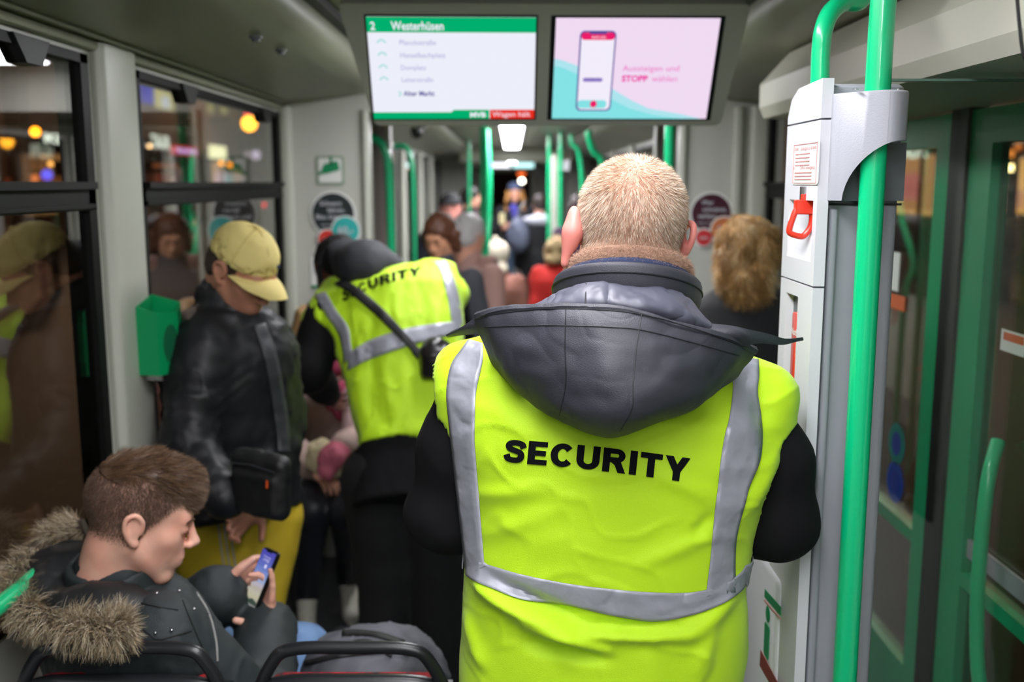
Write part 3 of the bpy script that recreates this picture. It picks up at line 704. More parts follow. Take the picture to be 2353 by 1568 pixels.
# ------------------------------------------------------------------ white and grey door column with the emergency handle
CX, CYn, CYf = .497, 1.60, 1.79
t = thing('equipment_column', (CX+.06, 1.7, 0), 'tall white and grey column with a red emergency handle beside the door', 'column')
m = MB(); m.rbox((CX+.004, CYn+.02, 0), (CX+.128, CYf+.02, 1.905), .014); m.build('body', GREYP, t, smooth=True)
zb = lambda v, u=1905: Px(u, v, CX).z
def cz(v): return Px(1895, v, CX).z
# white side cover made of plates around the recesses
m = MB(); X0, X1 = CX-.012, CX+.006
zs = dict(top=cz(178)-.004, j1=cz(275), lab=cz(316), hole=cz(462), hb=cz(606), j2=cz(664), slot=cz(700), slotb=cz(1010))
def pl(y0, y1, z0, z1, r=.004): m.box((X0, y0, z0), (X1, y1, z1))
yy = lambda u: min(Px(u, 480, X0).y, CYf-.008)
ya_, yb_ = yy(1868), yy(1813)      # recess left and right sides
yn = CYn-.002; yf = CYf
prof = [(yn, zs['j1']+.0015), (yf, zs['j1']+.0015), (yf, zs['top']-.05), (yf-.02, zs['top']-.02), (yf-.06, zs['top']-.004), (yn, zs['top'])]
m.prism([(X0, y, z) for y, z in prof], (X1-X0, 0, 0)); m.build('top_cap', WHITE, t)
m = MB(); pl(yn, yf, zs['hole'], zs['j1']-.0015); pl(yn, ya_, zs['hb'], zs['hole']); pl(yb_, yf, zs['hb'], zs['hole']); pl(yn, yf, zs['j2']+.0015, zs['hb']); m.build('upper_cover', WHITE, t)
m = MB(); pl(yn, yf, zs['slot'], zs['j2']-.0015); pl(yn, yy(1843), zs['slotb'], zs['slot']); pl(yy(1815), yf, zs['slotb'], zs['slot']); pl(yn, yf, .02, zs['slotb']); m.build('lower_cover', WHITE, t)
m = MB(); m.box((CX+.0022, ya_, zs['hb']), (CX+.0036, yb_, zs['hole'])); m.prism([(X0+.001, ya_, zs['hb']), (CX+.003, ya_, zs['hb']+.050), (CX+.003, ya_, zs['hb'])], (0, yb_-ya_, 0)); m.build('handle_recess', WHITE, t)
m = MB(); m.box((CX+.0022, yy(1843), zs['slotb']), (CX+.0036, yy(1815), zs['slot'])); m.build('slot_recess', DGREY, t)
m = MB(); m.rbox((CX-.008, yy(1841), zs['slotb']+.002), (CX+.002, yy(1826), cz(745)), .004, axis=0); ex = m.build('extinguisher', RED, t, smooth=True)
text_on('lettering', 'Notfall', PWHITE, ex, (CX-.0085, yy(1828), cz(800)), (0, -1, 0), ZA, .012, bold=.03)
# label
m = MB(); m.rbox((X0-.002, yy(1878), cz(425)), (X0, yy(1820), cz(322)), .006, axis=0); lb = m.build('label_plate', PWHITE, t)
prt = mat('printed red', '#d98a88', .5); m = MB(); y0_, y1_, z0_, z1_ = yy(1875), yy(1822), cz(421), cz(327); w_ = .001
for (a, b, c, d) in ((y0_, y1_, z1_-w_, z1_), (y0_, y1_, z0_, z0_+w_), (y0_, y0_+w_, z0_, z1_), (y1_-w_, y1_, z0_, z1_)): m.box((X0-.003, a, c), (X0-.002, b, d))
for k in range(4): m.box((X0-.003, yy(1858), cz(352+k*9)), (X0-.002, yy(1840)+.01, cz(352+k*9)+.0015)); m.box((X0-.003, yy(1834), cz(352+k*9)), (X0-.002, yy(1826), cz(352+k*9)+.0015))
for k in range(3): m.box((X0-.003, yy(1864), cz(397+k*8)), (X0-.002, yy(1840)+.01, cz(397+k*8)+.0015)); m.box((X0-.003, yy(1836), cz(397+k*8)), (X0-.002, yy(1826), cz(397+k*8)+.0015))
m.build('label_print', prt, lb)
pr2 = mat('printed dark red', '#b04a52', .5)
for (tx, u, v, h, wd) in (('Notruf', 1825, 342, .0065, .018), ('Emergency Brake', 1838, 342, .0065, None), ('bei', 1823, 388, .0065, None), ('Only in emergency', 1838, 388, .0065, None)):
    w_ = abs(yy(1838)-yy(1873)) if wd is None and u > 1830 else (.022 if u < 1830 and v < 360 else .01)
    text_on('lettering', tx, pr2, lb, (X0-.0025, yy(u), cz(v)), (0, -1, 0), ZA, h, width=w_, off=.0008)
# emergency handle: rounded triangle loop on a short strap
Yh = 1.665
loop = [P(1838, 470, Yh), P(1826, 490, Yh), P(1815, 522, Yh), P(1816, 536, Yh), P(1836, 543, Yh), P(1848, 541, Yh), P(1862, 522, Yh), P(1866, 500, Yh), P(1862, 476, Yh)]
lp = sp(loop+[loop[0]], 48)[:-1]; h_ = thing('emergency_handle', (CX, Yh, zs['hb']), 'red emergency brake handle hanging in the column recess', 'handle')
MB().tube(lp, .0052, 10, closed=True).build('grip_loop', RED, h_, smooth=True)
q = P(1846, 476, Yh); MB().rbox((q.x-.014, q.y-.008, q.z-.012), (q.x+.016, q.y+.012, q.z+.012), .004).rbox((q.x-.006, q.y-.006, q.z), (q.x+.006, q.y+.006, q.z+.022), .003).build('clasp', RED, h_, smooth=True)
q2 = P(1846, 443, Yh); MB().tube([q, q2], .0022, 6).tube([q2+Vector((0, 0, .01)), q2-Vector((0, 0, .014))], .006, 8).build('pull_cord', STEEL, h_)
# bracket that wraps the grab pole
PX_, PY_ = P(2005, 420, 1.555).x, 1.555
yb0, yb1 = 1.512, CYn+.03
zt, zl = P(2000, 205, yb0).z, P(2030, 322, yb0).z
xl, xr = CX+.004, PX_+.044
cove = [(xl+.012, P(1905, 480, yb0).z-.03)]+[(xl+.012+(.07)*(1-math.cos(a_)), P(1905, 470, yb0).z+(zl-P(1905, 470, yb0).z)*math.sin(a_)) for a_ in [math.pi/2*k/10 for k in range(11)]]
poly = [(xl, zt), (xl, P(1905, 462, CYn).z+.001), (xl+.012, P(1905, 462, CYn).z+.001)]+cove[1:]+[(xr, zl), (xr, zt)]
m = MB(); n = len(poly)
# front outline rounded towards the right end
def fy(x): 
    r = .04; d = max(0, x-(xr-r))/r; t_ = min(1, (x-xl)/.075); return yb0+r*(1-math.sqrt(max(0, 1-d*d)))+(CYn-.012-yb0)*(1-t_)**2
m2 = MB(); K = 12
rings = []
xs = [xl, xl+.006, xl+.012]+[xl+.012+.075*(k/14)**1.6 for k in range(1, 15)]+[xr-.04+.04*math.sin(math.pi/2*k/8) for k in range(9)]
zlow = []
for x in xs:
    d = x-(xl+.012)
    zlo = P(1905, 462, CYn).z+.001 if x <= xl+.012 else (P(1905, 470, yb0).z+(zl-P(1905, 470, yb0).z)*math.sqrt(max(0, 1-(1-min(d/.07, 1))**2)))
    ztop = zt
    rings.append([(x, fy(x), zlo), (x, fy(x), ztop-.003), (x, fy(x)+.004, ztop), (x, yb1, ztop), (x, yb1, zlo)])
m2.loft(rings, cap=True); m2.build('pole_bracket', GREYP, t, smooth=True)
MB().rbox((xl+.04, yb0+.055, zt-.006), (xr-.014, yb1+.05, zt+.002), .02).build('bracket_top', WHITE, t, smooth=True)
m = MB(); m.box((CX+.012, CYn+.005, P(1905, 462, CYn).z), (CX+.128, CYn+.022, zl)); m.build('bracket_backing', DGREY, t)
struct_dark = MB().box((CX+.0, CYn+.0165, P(1905, 470, CYn).z-.002), (CX+.13, CYn+.0205, P(1905, 470, CYn).z+.0015)).build('joint_seam', BLACK, t)
for u in (1966, 2064): 
    c = P(u, 193, yb0+.03); MB().disc((c.x, c.y, zt+.002), (.005, 0, 0), (0, .005, 0), d=(0, 0, .001)).build('screw', STEEL, t)
MB().rbox((CX+.012, CYn+.005, 0), (CX+.026, CYn+.03, P(1905, 474, CYn).z-.004), .005).build('edge_strip', GREYP, t, smooth=True)
# pole and hoop
m = MB(); m.tube(sp([(PX_, PY_, 0), (PX_, PY_, 1.2), (PX_, PY_, 1.95), (PX_+.006, PY_+.0, 2.08), (PX_+.012, PY_+.02, 2.24)], 30), .0192, 20)
tag(rebase(m.build('grab_pole', GREEN, smooth=True), (PX_, PY_, 0)), 'thick bright green pole gripped by the grey column bracket', 'pole', 'green grab poles')
q = [P(1884, 176, 1.71), P(1886, 120, 1.71), P(1892, 70, 1.71), P(1908, 30, 1.72), P(1938, 5, 1.74), P(1990, -15, 1.77)]
q = [Vector((q[0].x, q[0].y, q[0].z-.08))]+q+[Vector((q[-1].x+.06, q[-1].y+.05, 2.22))]
tag(rebase(MB().tube(sp(q, 40), .0155, 16).build('grab_hoop', GREEN, smooth=True), (q[0].x, q[0].y, 1.85)), 'green hoop rising from the column top and bending right', 'pole', 'green grab poles')
# white validator plate low on the column
yv0, yv1 = 1.70, 1.93; xv = .478; zv = Px(1820, 1390, xv).z
t = thing('validator', (xv, 1.8, 0), 'low white box with green pictograms and a brown stripe on the column', 'box')
MB().rbox((xv, yv0, 0), (xv+.05, yv1, zv), .012, axis=0).build('body', WHITE, t, smooth=True)
gx = xv-.0015
def vq(nm, m_, pts, off=0): mb = MB(); mb.prism([(gx-off, Px(u, v, xv).y, Px(u, v, xv).z) for u, v in pts], (.001, 0, 0)); return mb.build(nm, m_, t)
vq('green_header', PGREEN, [(1759, 1354), (1796, 1396), (1796, 1416), (1758, 1372)]); vq('red_line', prt, [(1757, 1378), (1795, 1422), (1795, 1425), (1757, 1381)])
m = MB(); c = Px(1766, 1412, xv); m.ball((gx, c.y, c.z), (.002, .014, .016), 8); m.rbox((gx-.001, c.y-.016, c.z-.085), (gx+.001, c.y+.016, c.z-.02), .006, axis=0); m.build('person_symbol', PGREEN, t)
vq('brown_stripe', mat('printed brown', '#8a3a2c', .5), [(1749, 1494), (1788, 1568), (1788, 1600), (1747, 1530)])

# ------------------------------------------------------------------ glass screen and door on the right
zg = P(2200, 186, 1.72).z
t = thing('glass_screen', ((.64+XR)/2, 1.72, 0), 'clear glass draught screen between the column and the door', 'screen')
MB().box((.632, 1.716, .12), (XR-.012, 1.724, zg)).build('pane', CGLASS, t); MB().box((.632, 1.71, .0), (XR-.012, 1.73, .12)).build('bottom_rail', GREYP, t); MB().box((.632, 1.713, zg-.001), (XR-.012, 1.727, zg+.003)).build('top_edge', mat('glass edge', '#5f7a6c', .2), t)
# header box over the door
struct(MB().prism([(.72, YB, 2.03), (.72, YB, 1.965), (.735, YB, 1.935), (XR, YB, 1.925), (XR, YB, 2.12), (.80, YB, 2.12)], (0, 2.97-YB, 0)).build('trim_9', mat('door header paint', '#c4c1b2', .42)))
dr = thing('door_1', (XR, 2.2, 0), None, None); dr['kind'] = 'structure'
def leaf(y0, y1, gy0, gy1):
    m = MB(); x0, x1 = XR-.03, XR+.01
    m.box((x0, y0, 0), (x1, gy0, 1.92)); m.box((x0, gy1, 0), (x1, y1, 1.92)); m.box((x0, gy0, 1.84), (x1, gy1, 1.92)); m.box((x0, gy0, 0), (x1, gy1, .42)); m.box((x0, gy0, .78), (x1, gy1, .815))
    lf = m.build('door_leaf', GREEND, dr); g = MB(); g.box((XR-.008, gy0, .42), (XR-.003, gy1, 1.84)); g.build('glass_pane', GLASS, lf); return lf
L1 = leaf(2.50, 3.16, 2.60, 3.08); L2 = leaf(1.30, 2.41, 1.40, 2.30)
MB().box((XR-.04, 2.41, 0), (XR+.01, 2.50, 1.93)).build('rubber_seal', BLACK, dr)
MB().box((XR-.02, 1.40, .855), (XR-.012, 2.36, .90)).build('grey_rail', GREYP, L2)  # plain grey strip across the glass of the near leaf
c = [Vector((XR-.035, 2.16, 1.18)), Vector((XR-.07, 2.12, 1.10)), Vector((XR-.085, 2.10, .95)), Vector((XR-.085, 2.09, .78)), Vector((XR-.075, 2.06, .62)), Vector((XR-.03, 2.0, .50))]
MB().tube(sp(c, 30), .016, 12).build('door_handle', GREEN, L2, smooth=True)
def dpl(nm, m_, u0, v0, u1, v1, par, off=0): 
    a, b = Px(u0, v0, XR-.034), Px(u1, v1, XR-.034); return MB().box((XR-.0345-off, a.y, b.z), (XR-.033-off, b.y, a.z)).build(nm, m_, par)
orange = mat('printed orange', '#d9683a', .5)
s_ = dpl('sticker', PWHITE, 2302, 755, 2353, 822, L2); dpl('sticker_print', orange, 2308, 762, 2353, 795, s_, .001)
for (u, v, col) in ((2060, 1020, '#1f8f8a'), (2056, 1108, '#1648b8')):
    c = Px(u, v, XR-.012); m = MB(); m.disc(c, (0, .06, 0), (0, 0, .06), 28, d=(.001, 0, 0)); m.build('round_sticker', mat('sticker '+col, col, .5), L1)
    m = MB(); m.disc(c-Vector((.0012, 0, 0)), (0, .03, 0), (0, 0, .035), 20, d=(.001, 0, 0)); m.build('round_sticker', mat('sticker blue', '#2b3fb0', .5), L1)
a = Px(2060, 580, XR-.012); b = Px(2060, 670, XR-.012); MB().box((XR-.013, a.y-.03, b.z), (XR-.011, a.y+.03, a.z)).build('sticker', PWHITE, L1)
a = Px(2062, 678, XR-.012); b = Px(2062, 712, XR-.012); MB().box((XR-.013, a.y-.06, b.z), (XR-.011, a.y+.06, a.z)).build('sticker', orange, L1)
# wall strap wire at top right
tag(rebase(MB().tube(sp([P(2336, -20, 1.2), P(2343, 60, 1.2), P(2352, 125, 1.2), P(2372, 160, 1.2)], 16), .0022, 6).build('hanging_cable', BLACK, smooth=True), P(2343, 60, 1.2)), 'thin black cable hanging at the top right', 'cable')

# ------------------------------------------------------------------ seats in the foreground
SEATP = mat('seat shell plastic', '#1a1c1f', .32, bump=.06, bscale=260)
SEATF = mat('red patterned seat fabric', '#b3141a', .9, col2='#2a1a22', cscale=55)
def seat(xc, y, label, z=.915, w_=.355):
    t = thing('tram_seat', (xc, y+.2, 0), label, 'seat', 'tram seats in the front row'); h = w_/2
    m = MB(); m.tube(sp([(xc-h-.030, y, z-.30), (xc-h-.015, y, z-.12), (xc-h+.02, y, z-.03), (xc-h+.06, y, z-.003), (xc, y, z), (xc+h-.06, y, z-.003), (xc+h-.02, y, z-.03), (xc+h+.015, y, z-.12), (xc+h+.030, y, z-.30)], 50), .0125, 12); m.build('grab_handle', SEATP, t, smooth=True)
    m = MB(); m.tube(sp([(xc-h-.02, y+.0, z-.12), (xc-h+.03, y-.005, z-.072), (xc, y-.008, z-.065), (xc+h-.03, y-.005, z-.072), (xc+h+.02, y, z-.12)], 40), .016, 12)
    m.loft([[(xc-h-.02-e, y-.006, z-.08-d), (xc+h+.02+e, y-.006, z-.08-d), (xc+h+.02+e, y+.03, z-.08-d), (xc-h-.02-e, y+.03, z-.08-d)] for (e, d) in ((0, .0), (.005, .12), (.008, .45), (.0, .52))], cap=True); m.build('backrest_shell', SEATP, t, smooth=True)
    MB().rbox((xc-h+.0, y+.025, z-.5), (xc+h-.0, y+.055, z-.074), .03, axis=1).build('backrest_cushion', SEATF, t, smooth=True)
    MB().rbox((xc-h-.01, y+.03, z-.50), (xc+h+.01, y+.44, z-.455), .04).build('seat_cushion', SEATF, t, smooth=True)
    MB().rbox((xc-h-.02, y+.0, z-.54), (xc+h+.02, y+.45, z-.50), .04).build('seat_pan', SEATP, t, smooth=True)
    MB().box((xc-.03, y+.1, 0), (xc+.03, y+.3, z-.54)).build('pedestal', DGREY, t)
seat(-.715, 1.70, 'black tram seat with grab handle behind the sitting man in the fur-trimmed parka'); seat(-.300, 1.74, 'black tram seat with grab handle in front of the backpack, beside the standing guard', w_=.335, z=.895)
def plain_seat(xc, y, face, label, z=.93):
    t = thing('tram_seat', (xc, y, 0), label, 'seat', 'tram seats beyond'); s = face
    MB().rbox((xc-.19, y, .42), (xc+.19, y-s*.06, z), .03, axis=1).build('backrest_shell', SEATP, t, smooth=True)
    MB().rbox((xc-.18, y-s*.06, .47), (xc+.18, y-s*.09, z-.03), .03, axis=1).build('backrest_cushion', SEATF, t, smooth=True)
    MB().rbox((xc-.19, y-s*.02, .41), (xc+.19, y-s*.47, .46), .04).build('seat_cushion', SEATF, t, smooth=True)
    MB().box((xc-.03, y-s*.1, 0), (xc+.03, y-s*.3, .42)).build('pedestal', DGREY, t)
plain_seat(-.62, 4.46, 1, 'tram seat against the left partition under the seated passenger')

# ------------------------------------------------------------------ night street outside
GRD = struct(MB().box((-60, -30, -.50), (60, 140, -.42)).build('ground_street', mat('wet asphalt', '#171614', .6, col2='#1f1c1a', cscale=1.2)))
FAC = mat('facade stone', '#6e5c55', .8, col2='#5c4b46', cscale=.4); FACD = mat('facade dark', '#3c3130', .8)
XF = -17.0
b_ = thing('shop_building', (XF-4, 60, -.42), 'long stone department store with lit windows across the street on the left', 'building')
MB().box((XF-8, 12, -.42), (XF, 34.0, 14)).box((XF-8, 34, 3.2), (XF, 69, 14)).box((XF-8, 34, -.42), (XF-2, 69, 3.2)).build('wall', FAC, b_)
for y in (34, 42, 52, 63): MB().box((XF-.1, y, -.42), (XF+.5, y+.8, 14)).build('pilaster', FACD, b_)
def fac(u0, v0, u1, v1, nm, m_, off=.1, par=b_):
    a, b = Px(u0, v0, XF), Px(u1, v1, XF); return MB().box((XF, a.y, b.z), (XF+off, b.y, a.z)).build(nm, m_, par)
Em = lambda c, s: emat('glow %s %.2f' % (c, s), c, s*1.0)
fac(352, 182, 396, 255, 'window', Em('#d8d690', .75)); fac(322, 180, 350, 240, 'window', Em('#2a2ad0', .8)); fac(400, 205, 438, 265, 'window', Em('#5c5a40', .5)); fac(366, 220, 384, 250, 'pane', Em('#c8d8f0', .9), .14)
fac(474, 217, 488, 262, 'window', Em('#a8a468', .8)); fac(490, 220, 502, 258, 'window', Em('#6a6848', .6)); fac(504, 222, 520, 265, 'window', Em('#a8a468', .8)); fac(528, 230, 545, 280, 'window', Em('#6e5630', .6))
fac(480, 270, 560, 300, 'window', Em('#5c5038', .5))
fac(345, 375, 405, 388, 'shop_window', Em('#b06a44', .5)); fac(340, 398, 400, 425, 'shop_window', Em('#8a4a36', .5))
fac(485, 372, 512, 418, 'shop_window', Em('#c8a070', .8)); fac(490, 395, 512, 425, 'poster', Em('#e8c8e0', .8), .14); fac(514, 402, 530, 425, 'poster', Em('#40a8b0', .7), .14); fac(532, 390, 570, 420, 'shop_window', Em('#9a7a58', .7))
fac(40, 350, 200, 372, 'shop_window', Em('#a87a48', .65)); fac(40, 375, 95, 388, 'shop_window', Em('#9a5c34', .6)); fac(120, 405, 205, 430, 'shop_window', Em('#7a4c24', .6)); fac(10, 410, 60, 432, 'shop_window', Em('#7a3c20', .5))
fac(440, 380, 452, 425, 'green_panel', Em('#0f6a3a', .5)); fac(405, 385, 415, 425, 'light_panel', Em('#8a7a84', .5))
# signs
def sign(nm, tx, u0, v0, u1, v1, col, s, label, back=None):
    a, b = Px(u0, v0, XF+.5), Px(u1, v1, XF+.5); t = thing(nm, ((XF+.5), (a.y+b.y)/2, b.z), label, 'sign')
    if back: MB().box((XF+.45, a.y, b.z), (XF+.62, b.y, a.z)).build('panel', Em(*back), t)
    MB().box((XF-.02, a.y, (a.z+b.z)/2-.05), (XF+.64 if not back else XF+.46, b.y, (a.z+b.z)/2+.05)).build('sign_bracket', FACD, t)
    if tx: text_on('lettering', tx, Em(col, s), t, (XF+.66, a.y, b.z+(.15*(a.z-b.z) if back else 0)), (0, 1, 0), ZA, (a.z-b.z)*(.7 if back else 1), width=(b.y-a.y), bold=.06, off=.02)
    return t
sign('shop_sign', 'KRATI', 88, 306, 205, 336, '#dff0ea', 1.6, 'white glowing shop lettering seen through the near left window')
sign('shop_sign', 'TAUR', 338, 308, 383, 342, '#dff0ea', 1.5, 'white glowing letters at the left edge of the second window')
sign('shop_sign', None, 394, 334, 448, 358, '#c8b0f0', 1.6, 'red and violet glowing sign in the second window', ('#e01838', .9))
sign('shop_sign', None, 481, 333, 516, 366, '#f0f4d0', 1, 'square pale yellow glowing sign in the second window', ('#eef4c8', 1.8))
def glowball(nm, u, v, x, r, col, s, label, grp, ped=True):
    c = Px(u, v, x); t = thing(nm, (c.x, c.y, -.42), label, 'lamp', grp)
    MB().ball(c, r, 8).build('globe', Em(col, s), t, smooth=True)
    if ped: MB().tube([(c.x, c.y, -.42), (c.x, c.y, c.z-r)], .05, 8).build('post', FACD, t)
    return t
glowball('street_lamp', 573, 284, -12, .34, '#ffab2a', 9, 'bright orange street lamp outside the second window', 'orange street lamps')
m = glowball('street_lamp', 81, 303, -9, .085, '#ff9a10', 7, 'orange street lamp outside the near left window', 'orange street lamps')
glowball('traffic_light', 571, 256, -13, .22, '#ff2040', 4, 'red light just above the bright orange lamp', 'coloured lights outside')
glowball('traffic_light', 608, 471, -12, .10, '#ff2030', 3, 'small red light low outside the second window', 'coloured lights outside')
for (u, v, x, r, c, s, l) in ((508, 375, -15, .12, '#ffab2a', 4, 'small orange lamp below the square sign'), (528, 379, -15, .12, '#ff9a20', 4, 'second small orange lamp below the square sign'), (588, 356, -14, .26, '#c8c0e8', 1.5, 'pale violet lamp near the right end of the second window'), (570, 354, -14, .16, '#b0a8c0', 1.2, 'dim pale lamp beside the pale violet lamp'),
                          (622, 413, -15, .2, '#d8a030', 1.5, 'low yellow lamp at the right end of the second window'), (344, 336, -10, .05, '#ffd090', 5, 'tiny warm lamp at the pillar edge'), (108, 402, -9, .10, '#3a48d8', 2.4, 'blue light low outside the near left window'), (173, 400, -9, .06, '#c8a0e0', 3, 'violet light low outside the near left window'), (116, 377, -9, .05, '#e0a050', 3, 'tiny amber light outside the near left window'), (80, 410, -9, .07, '#c06a3a', 1.5, 'dull orange light low in the near left window')):
    glowball('street_light', u, v, x, r, c, s, l, 'coloured lights outside')
for (u, v, r, c, s, l) in ((950, 365, .14, '#ffae10', 7, 'orange lamp through the middle car windows, leftmost'), (935, 385, .13, '#e8a060', 3, 'pale orange lamp below the leftmost one in the middle car windows'), (977, 384, .16, '#e8a068', 4, 'orange lamp in the middle of the middle car windows'), (979, 398, .15, '#e08048', 3, 'lower orange lamp in the middle car windows'), (1003, 375, .15, '#ffb040', 6, 'orange lamp through the middle car windows, rightmost'), (952, 388, .12, '#d8a060', 2.5, 'amber light under the leftmost orange lamp'), (1003, 390, .16, '#e8b8a0', 3, 'pale light under the rightmost orange lamp')):
    glowball('street_lamp', u, v, -7.5 if u < 990 else -6.5, r, c, s*4, l, 'lamps through the middle car windows')
_s = [o for o in COL.objects if o.get('label', '').startswith('red and violet')][0]; _a, _b = Px(400, 341, XF+.5), Px(444, 354, XF+.5); MB().box((XF+.60, _a.y, _b.z), (XF+.68, _b.y, _a.z)).build('violet_strip', Em('#b8a0f0', 1.5), _s)
# beyond the end of the tram
b2 = thing('far_building', (0, 130, -.42), 'dark building at the end of the street beyond the tram', 'building'); MB().box((-20, 130, -.42), (24, 136, 14)).build('wall', FACD, b2)
for (u, v, r, c, s, l) in ((1198, 396, .16, '#e8642a', 1.2, 'orange light beyond the far end of the tram'), (1199, 416, .10, '#fff4e0', 5, 'white headlight beyond the far end of the tram')):
    cc = P(u, v, 40); t = thing('street_light', (cc.x, 40, -.42), l, 'lamp', 'lights beyond the tram end'); MB().ball(cc, r, 8).build('globe', Em(c, s), t, smooth=True); MB().tube([(cc.x, 40, -.42), (cc.x, 40, cc.z-r)], .05, 8).build('post', FACD, t)
# right side of the street
XG = 13.0
b3 = thing('shop_arcade', (XG+3, 30, -.42), 'bright shop arcade across the street on the right', 'building')
MB().box((XG, 8, -.42), (XG+7, 60, 9)).build('wall', FAC, b3)
def facr(u0, v0, u1, v1, nm, m_, off=.1):
    a, b = Px(u0, v0, XG), Px(u1, v1, XG); return MB().box((XG-off, min(a.y, b.y), min(a.z, b.z)), (XG, max(a.y, b.y), max(a.z, b.z))).build(nm, m_, b3)
facr(2050, 362, 2142, 495, 'shop_window', Em('#c89468', .95)); facr(2050, 480, 2142, 495, 'window_band', Em('#e0b070', 1.1), .16); facr(2085, 400, 2115, 460, 'poster', Em('#e08888', .8), .16)
facr(2282, 368, 2500, 500, 'shop_window', Em('#e0aa60', 1.2)); facr(2282, 390, 2296, 440, 'lit_panel', Em('#fff0b0', 2.2), .16); facr(2312, 395, 2330, 425, 'poster', Em('#a8c8b0', 1.), .16); facr(2300, 435, 2360, 480, 'poster', Em('#e0a080', .9), .16)
facr(1765, 300, 1830, 500, 'shop_window', Em('#5a3a34', .6)); facr(2290, 255, 2500, 275, 'sign_band', Em('#6a60a0', .5))
a, b = Px(2078, 335, XG-.4), Px(2136, 360, XG-.4)
t = thing('shop_sign', (XG-.4, (a.y+b.y)/2, b.z), 'white glowing lettering seen through the glass on the right', 'sign'); MB().box((XG-.42, min(a.y, b.y), (a.z+b.z)/2-.05), (XG+.02, max(a.y, b.y), (a.z+b.z)/2+.05)).build('sign_bracket', FACD, t); text_on('lettering', 'AUR', Em('#dff0ea', 1.8), t, (XG-.45, a.y, b.z), (0, -1, 0), ZA, a.z-b.z, width=abs(a.y-b.y), bold=.06)
glowball('street_lamp', 2122, 326, 9, .14, '#ffb030', 10, 'orange street lamp seen through the glass on the right', 'orange street lamps')
for (u, v, c, s, l) in ((2324, 353, '#c87838', 2, 'left dim orange light high in the door window'), (2340, 338, '#b86830', 1.6, 'right dim orange light high in the door window'), (2323, 386, '#ffe8a8', 6, 'white twin light in the door window'), (1795, 395, '#e0a070', 2, 'warm light in the far right window')):
    glowball('street_light', u, v, 9, .07, c, s, l, 'coloured lights outside')
# unseen point lights, added to brighten the facades
for (x, y, z, p) in ((-13, 30, 7, 2500), (-13, 55, 7, 3500), (10, 22, 7, 2200), (-8, 12, 6, 500)):
    ld = bpy.data.lights.new('street_glow', 'POINT'); ld.energy = p*.22; ld.color = (1, .62, .38); ld.shadow_soft_size = .4; lo = bpy.data.objects.new('street_glow', ld); COL.objects.link(lo); lo.location = (x, y, z)

# ================================================================== people
SKIN = mat('skin light', '#dfa58c', .5, sss=.12, bump=.08, bscale=120)
SKINP = mat('skin pink', '#e08a80', .48, sss=.15, bump=.06, bscale=120)
SKIND = mat('skin brown', '#6b4030', .5, bump=.06, bscale=120)
EYE = mat('eye white', '#e8e4de', .2); IRIS = mat('iris', '#3a2a1c', .2); LASH = mat('lashes', '#2a1a12', .6); LIP = mat('lips', '#c07468', .45)
JBLK = mat('black jacket cloth', '#15161a', .6, crease=.25, crscale=11, weave=500)
JBLK2 = mat('black softshell', '#0b0b0e', .85, bump=.12, bscale=70, spec=.25)
PNT = mat('black trousers', '#090a0c', .85, bump=.1, bscale=90)
def unit(v): return Vector(v).normalized()
def frame(z, x):
    z = unit(z); y = z.cross(Vector(x)).normalized(); x = y.cross(z); return np.array([[x[i], y[i], z[i]] for i in range(3)])
def headframe(fwd, up=(0, 0, 1)):
    f = unit(fwd); r = f.cross(Vector(up)).normalized(); u = r.cross(f); return np.array([[r[i], f[i], u[i]] for i in range(3)])
class Head:
    def __init__(s, c, fwd, up=(0, 0, 1), k=1.): s.c = np.array(tuple(c)); s.R = headframe(fwd, up); s.k = k
    def w(s, *p): return s.c+s.R@(np.array(p)*s.k)
    def loc(s, P_): return ((P_-s.c)@s.R)/s.k
    def e(s, S, p, r, op='u', k=None): S.ell(s.w(*p), np.array(r)*s.k, s.R, op, k)
    def t(s, S, a, b, ra, rb=None, op='u', k=None): S.cap(s.w(*a), s.w(*b), ra*s.k, (rb if rb is not None else ra)*s.k, op, k)
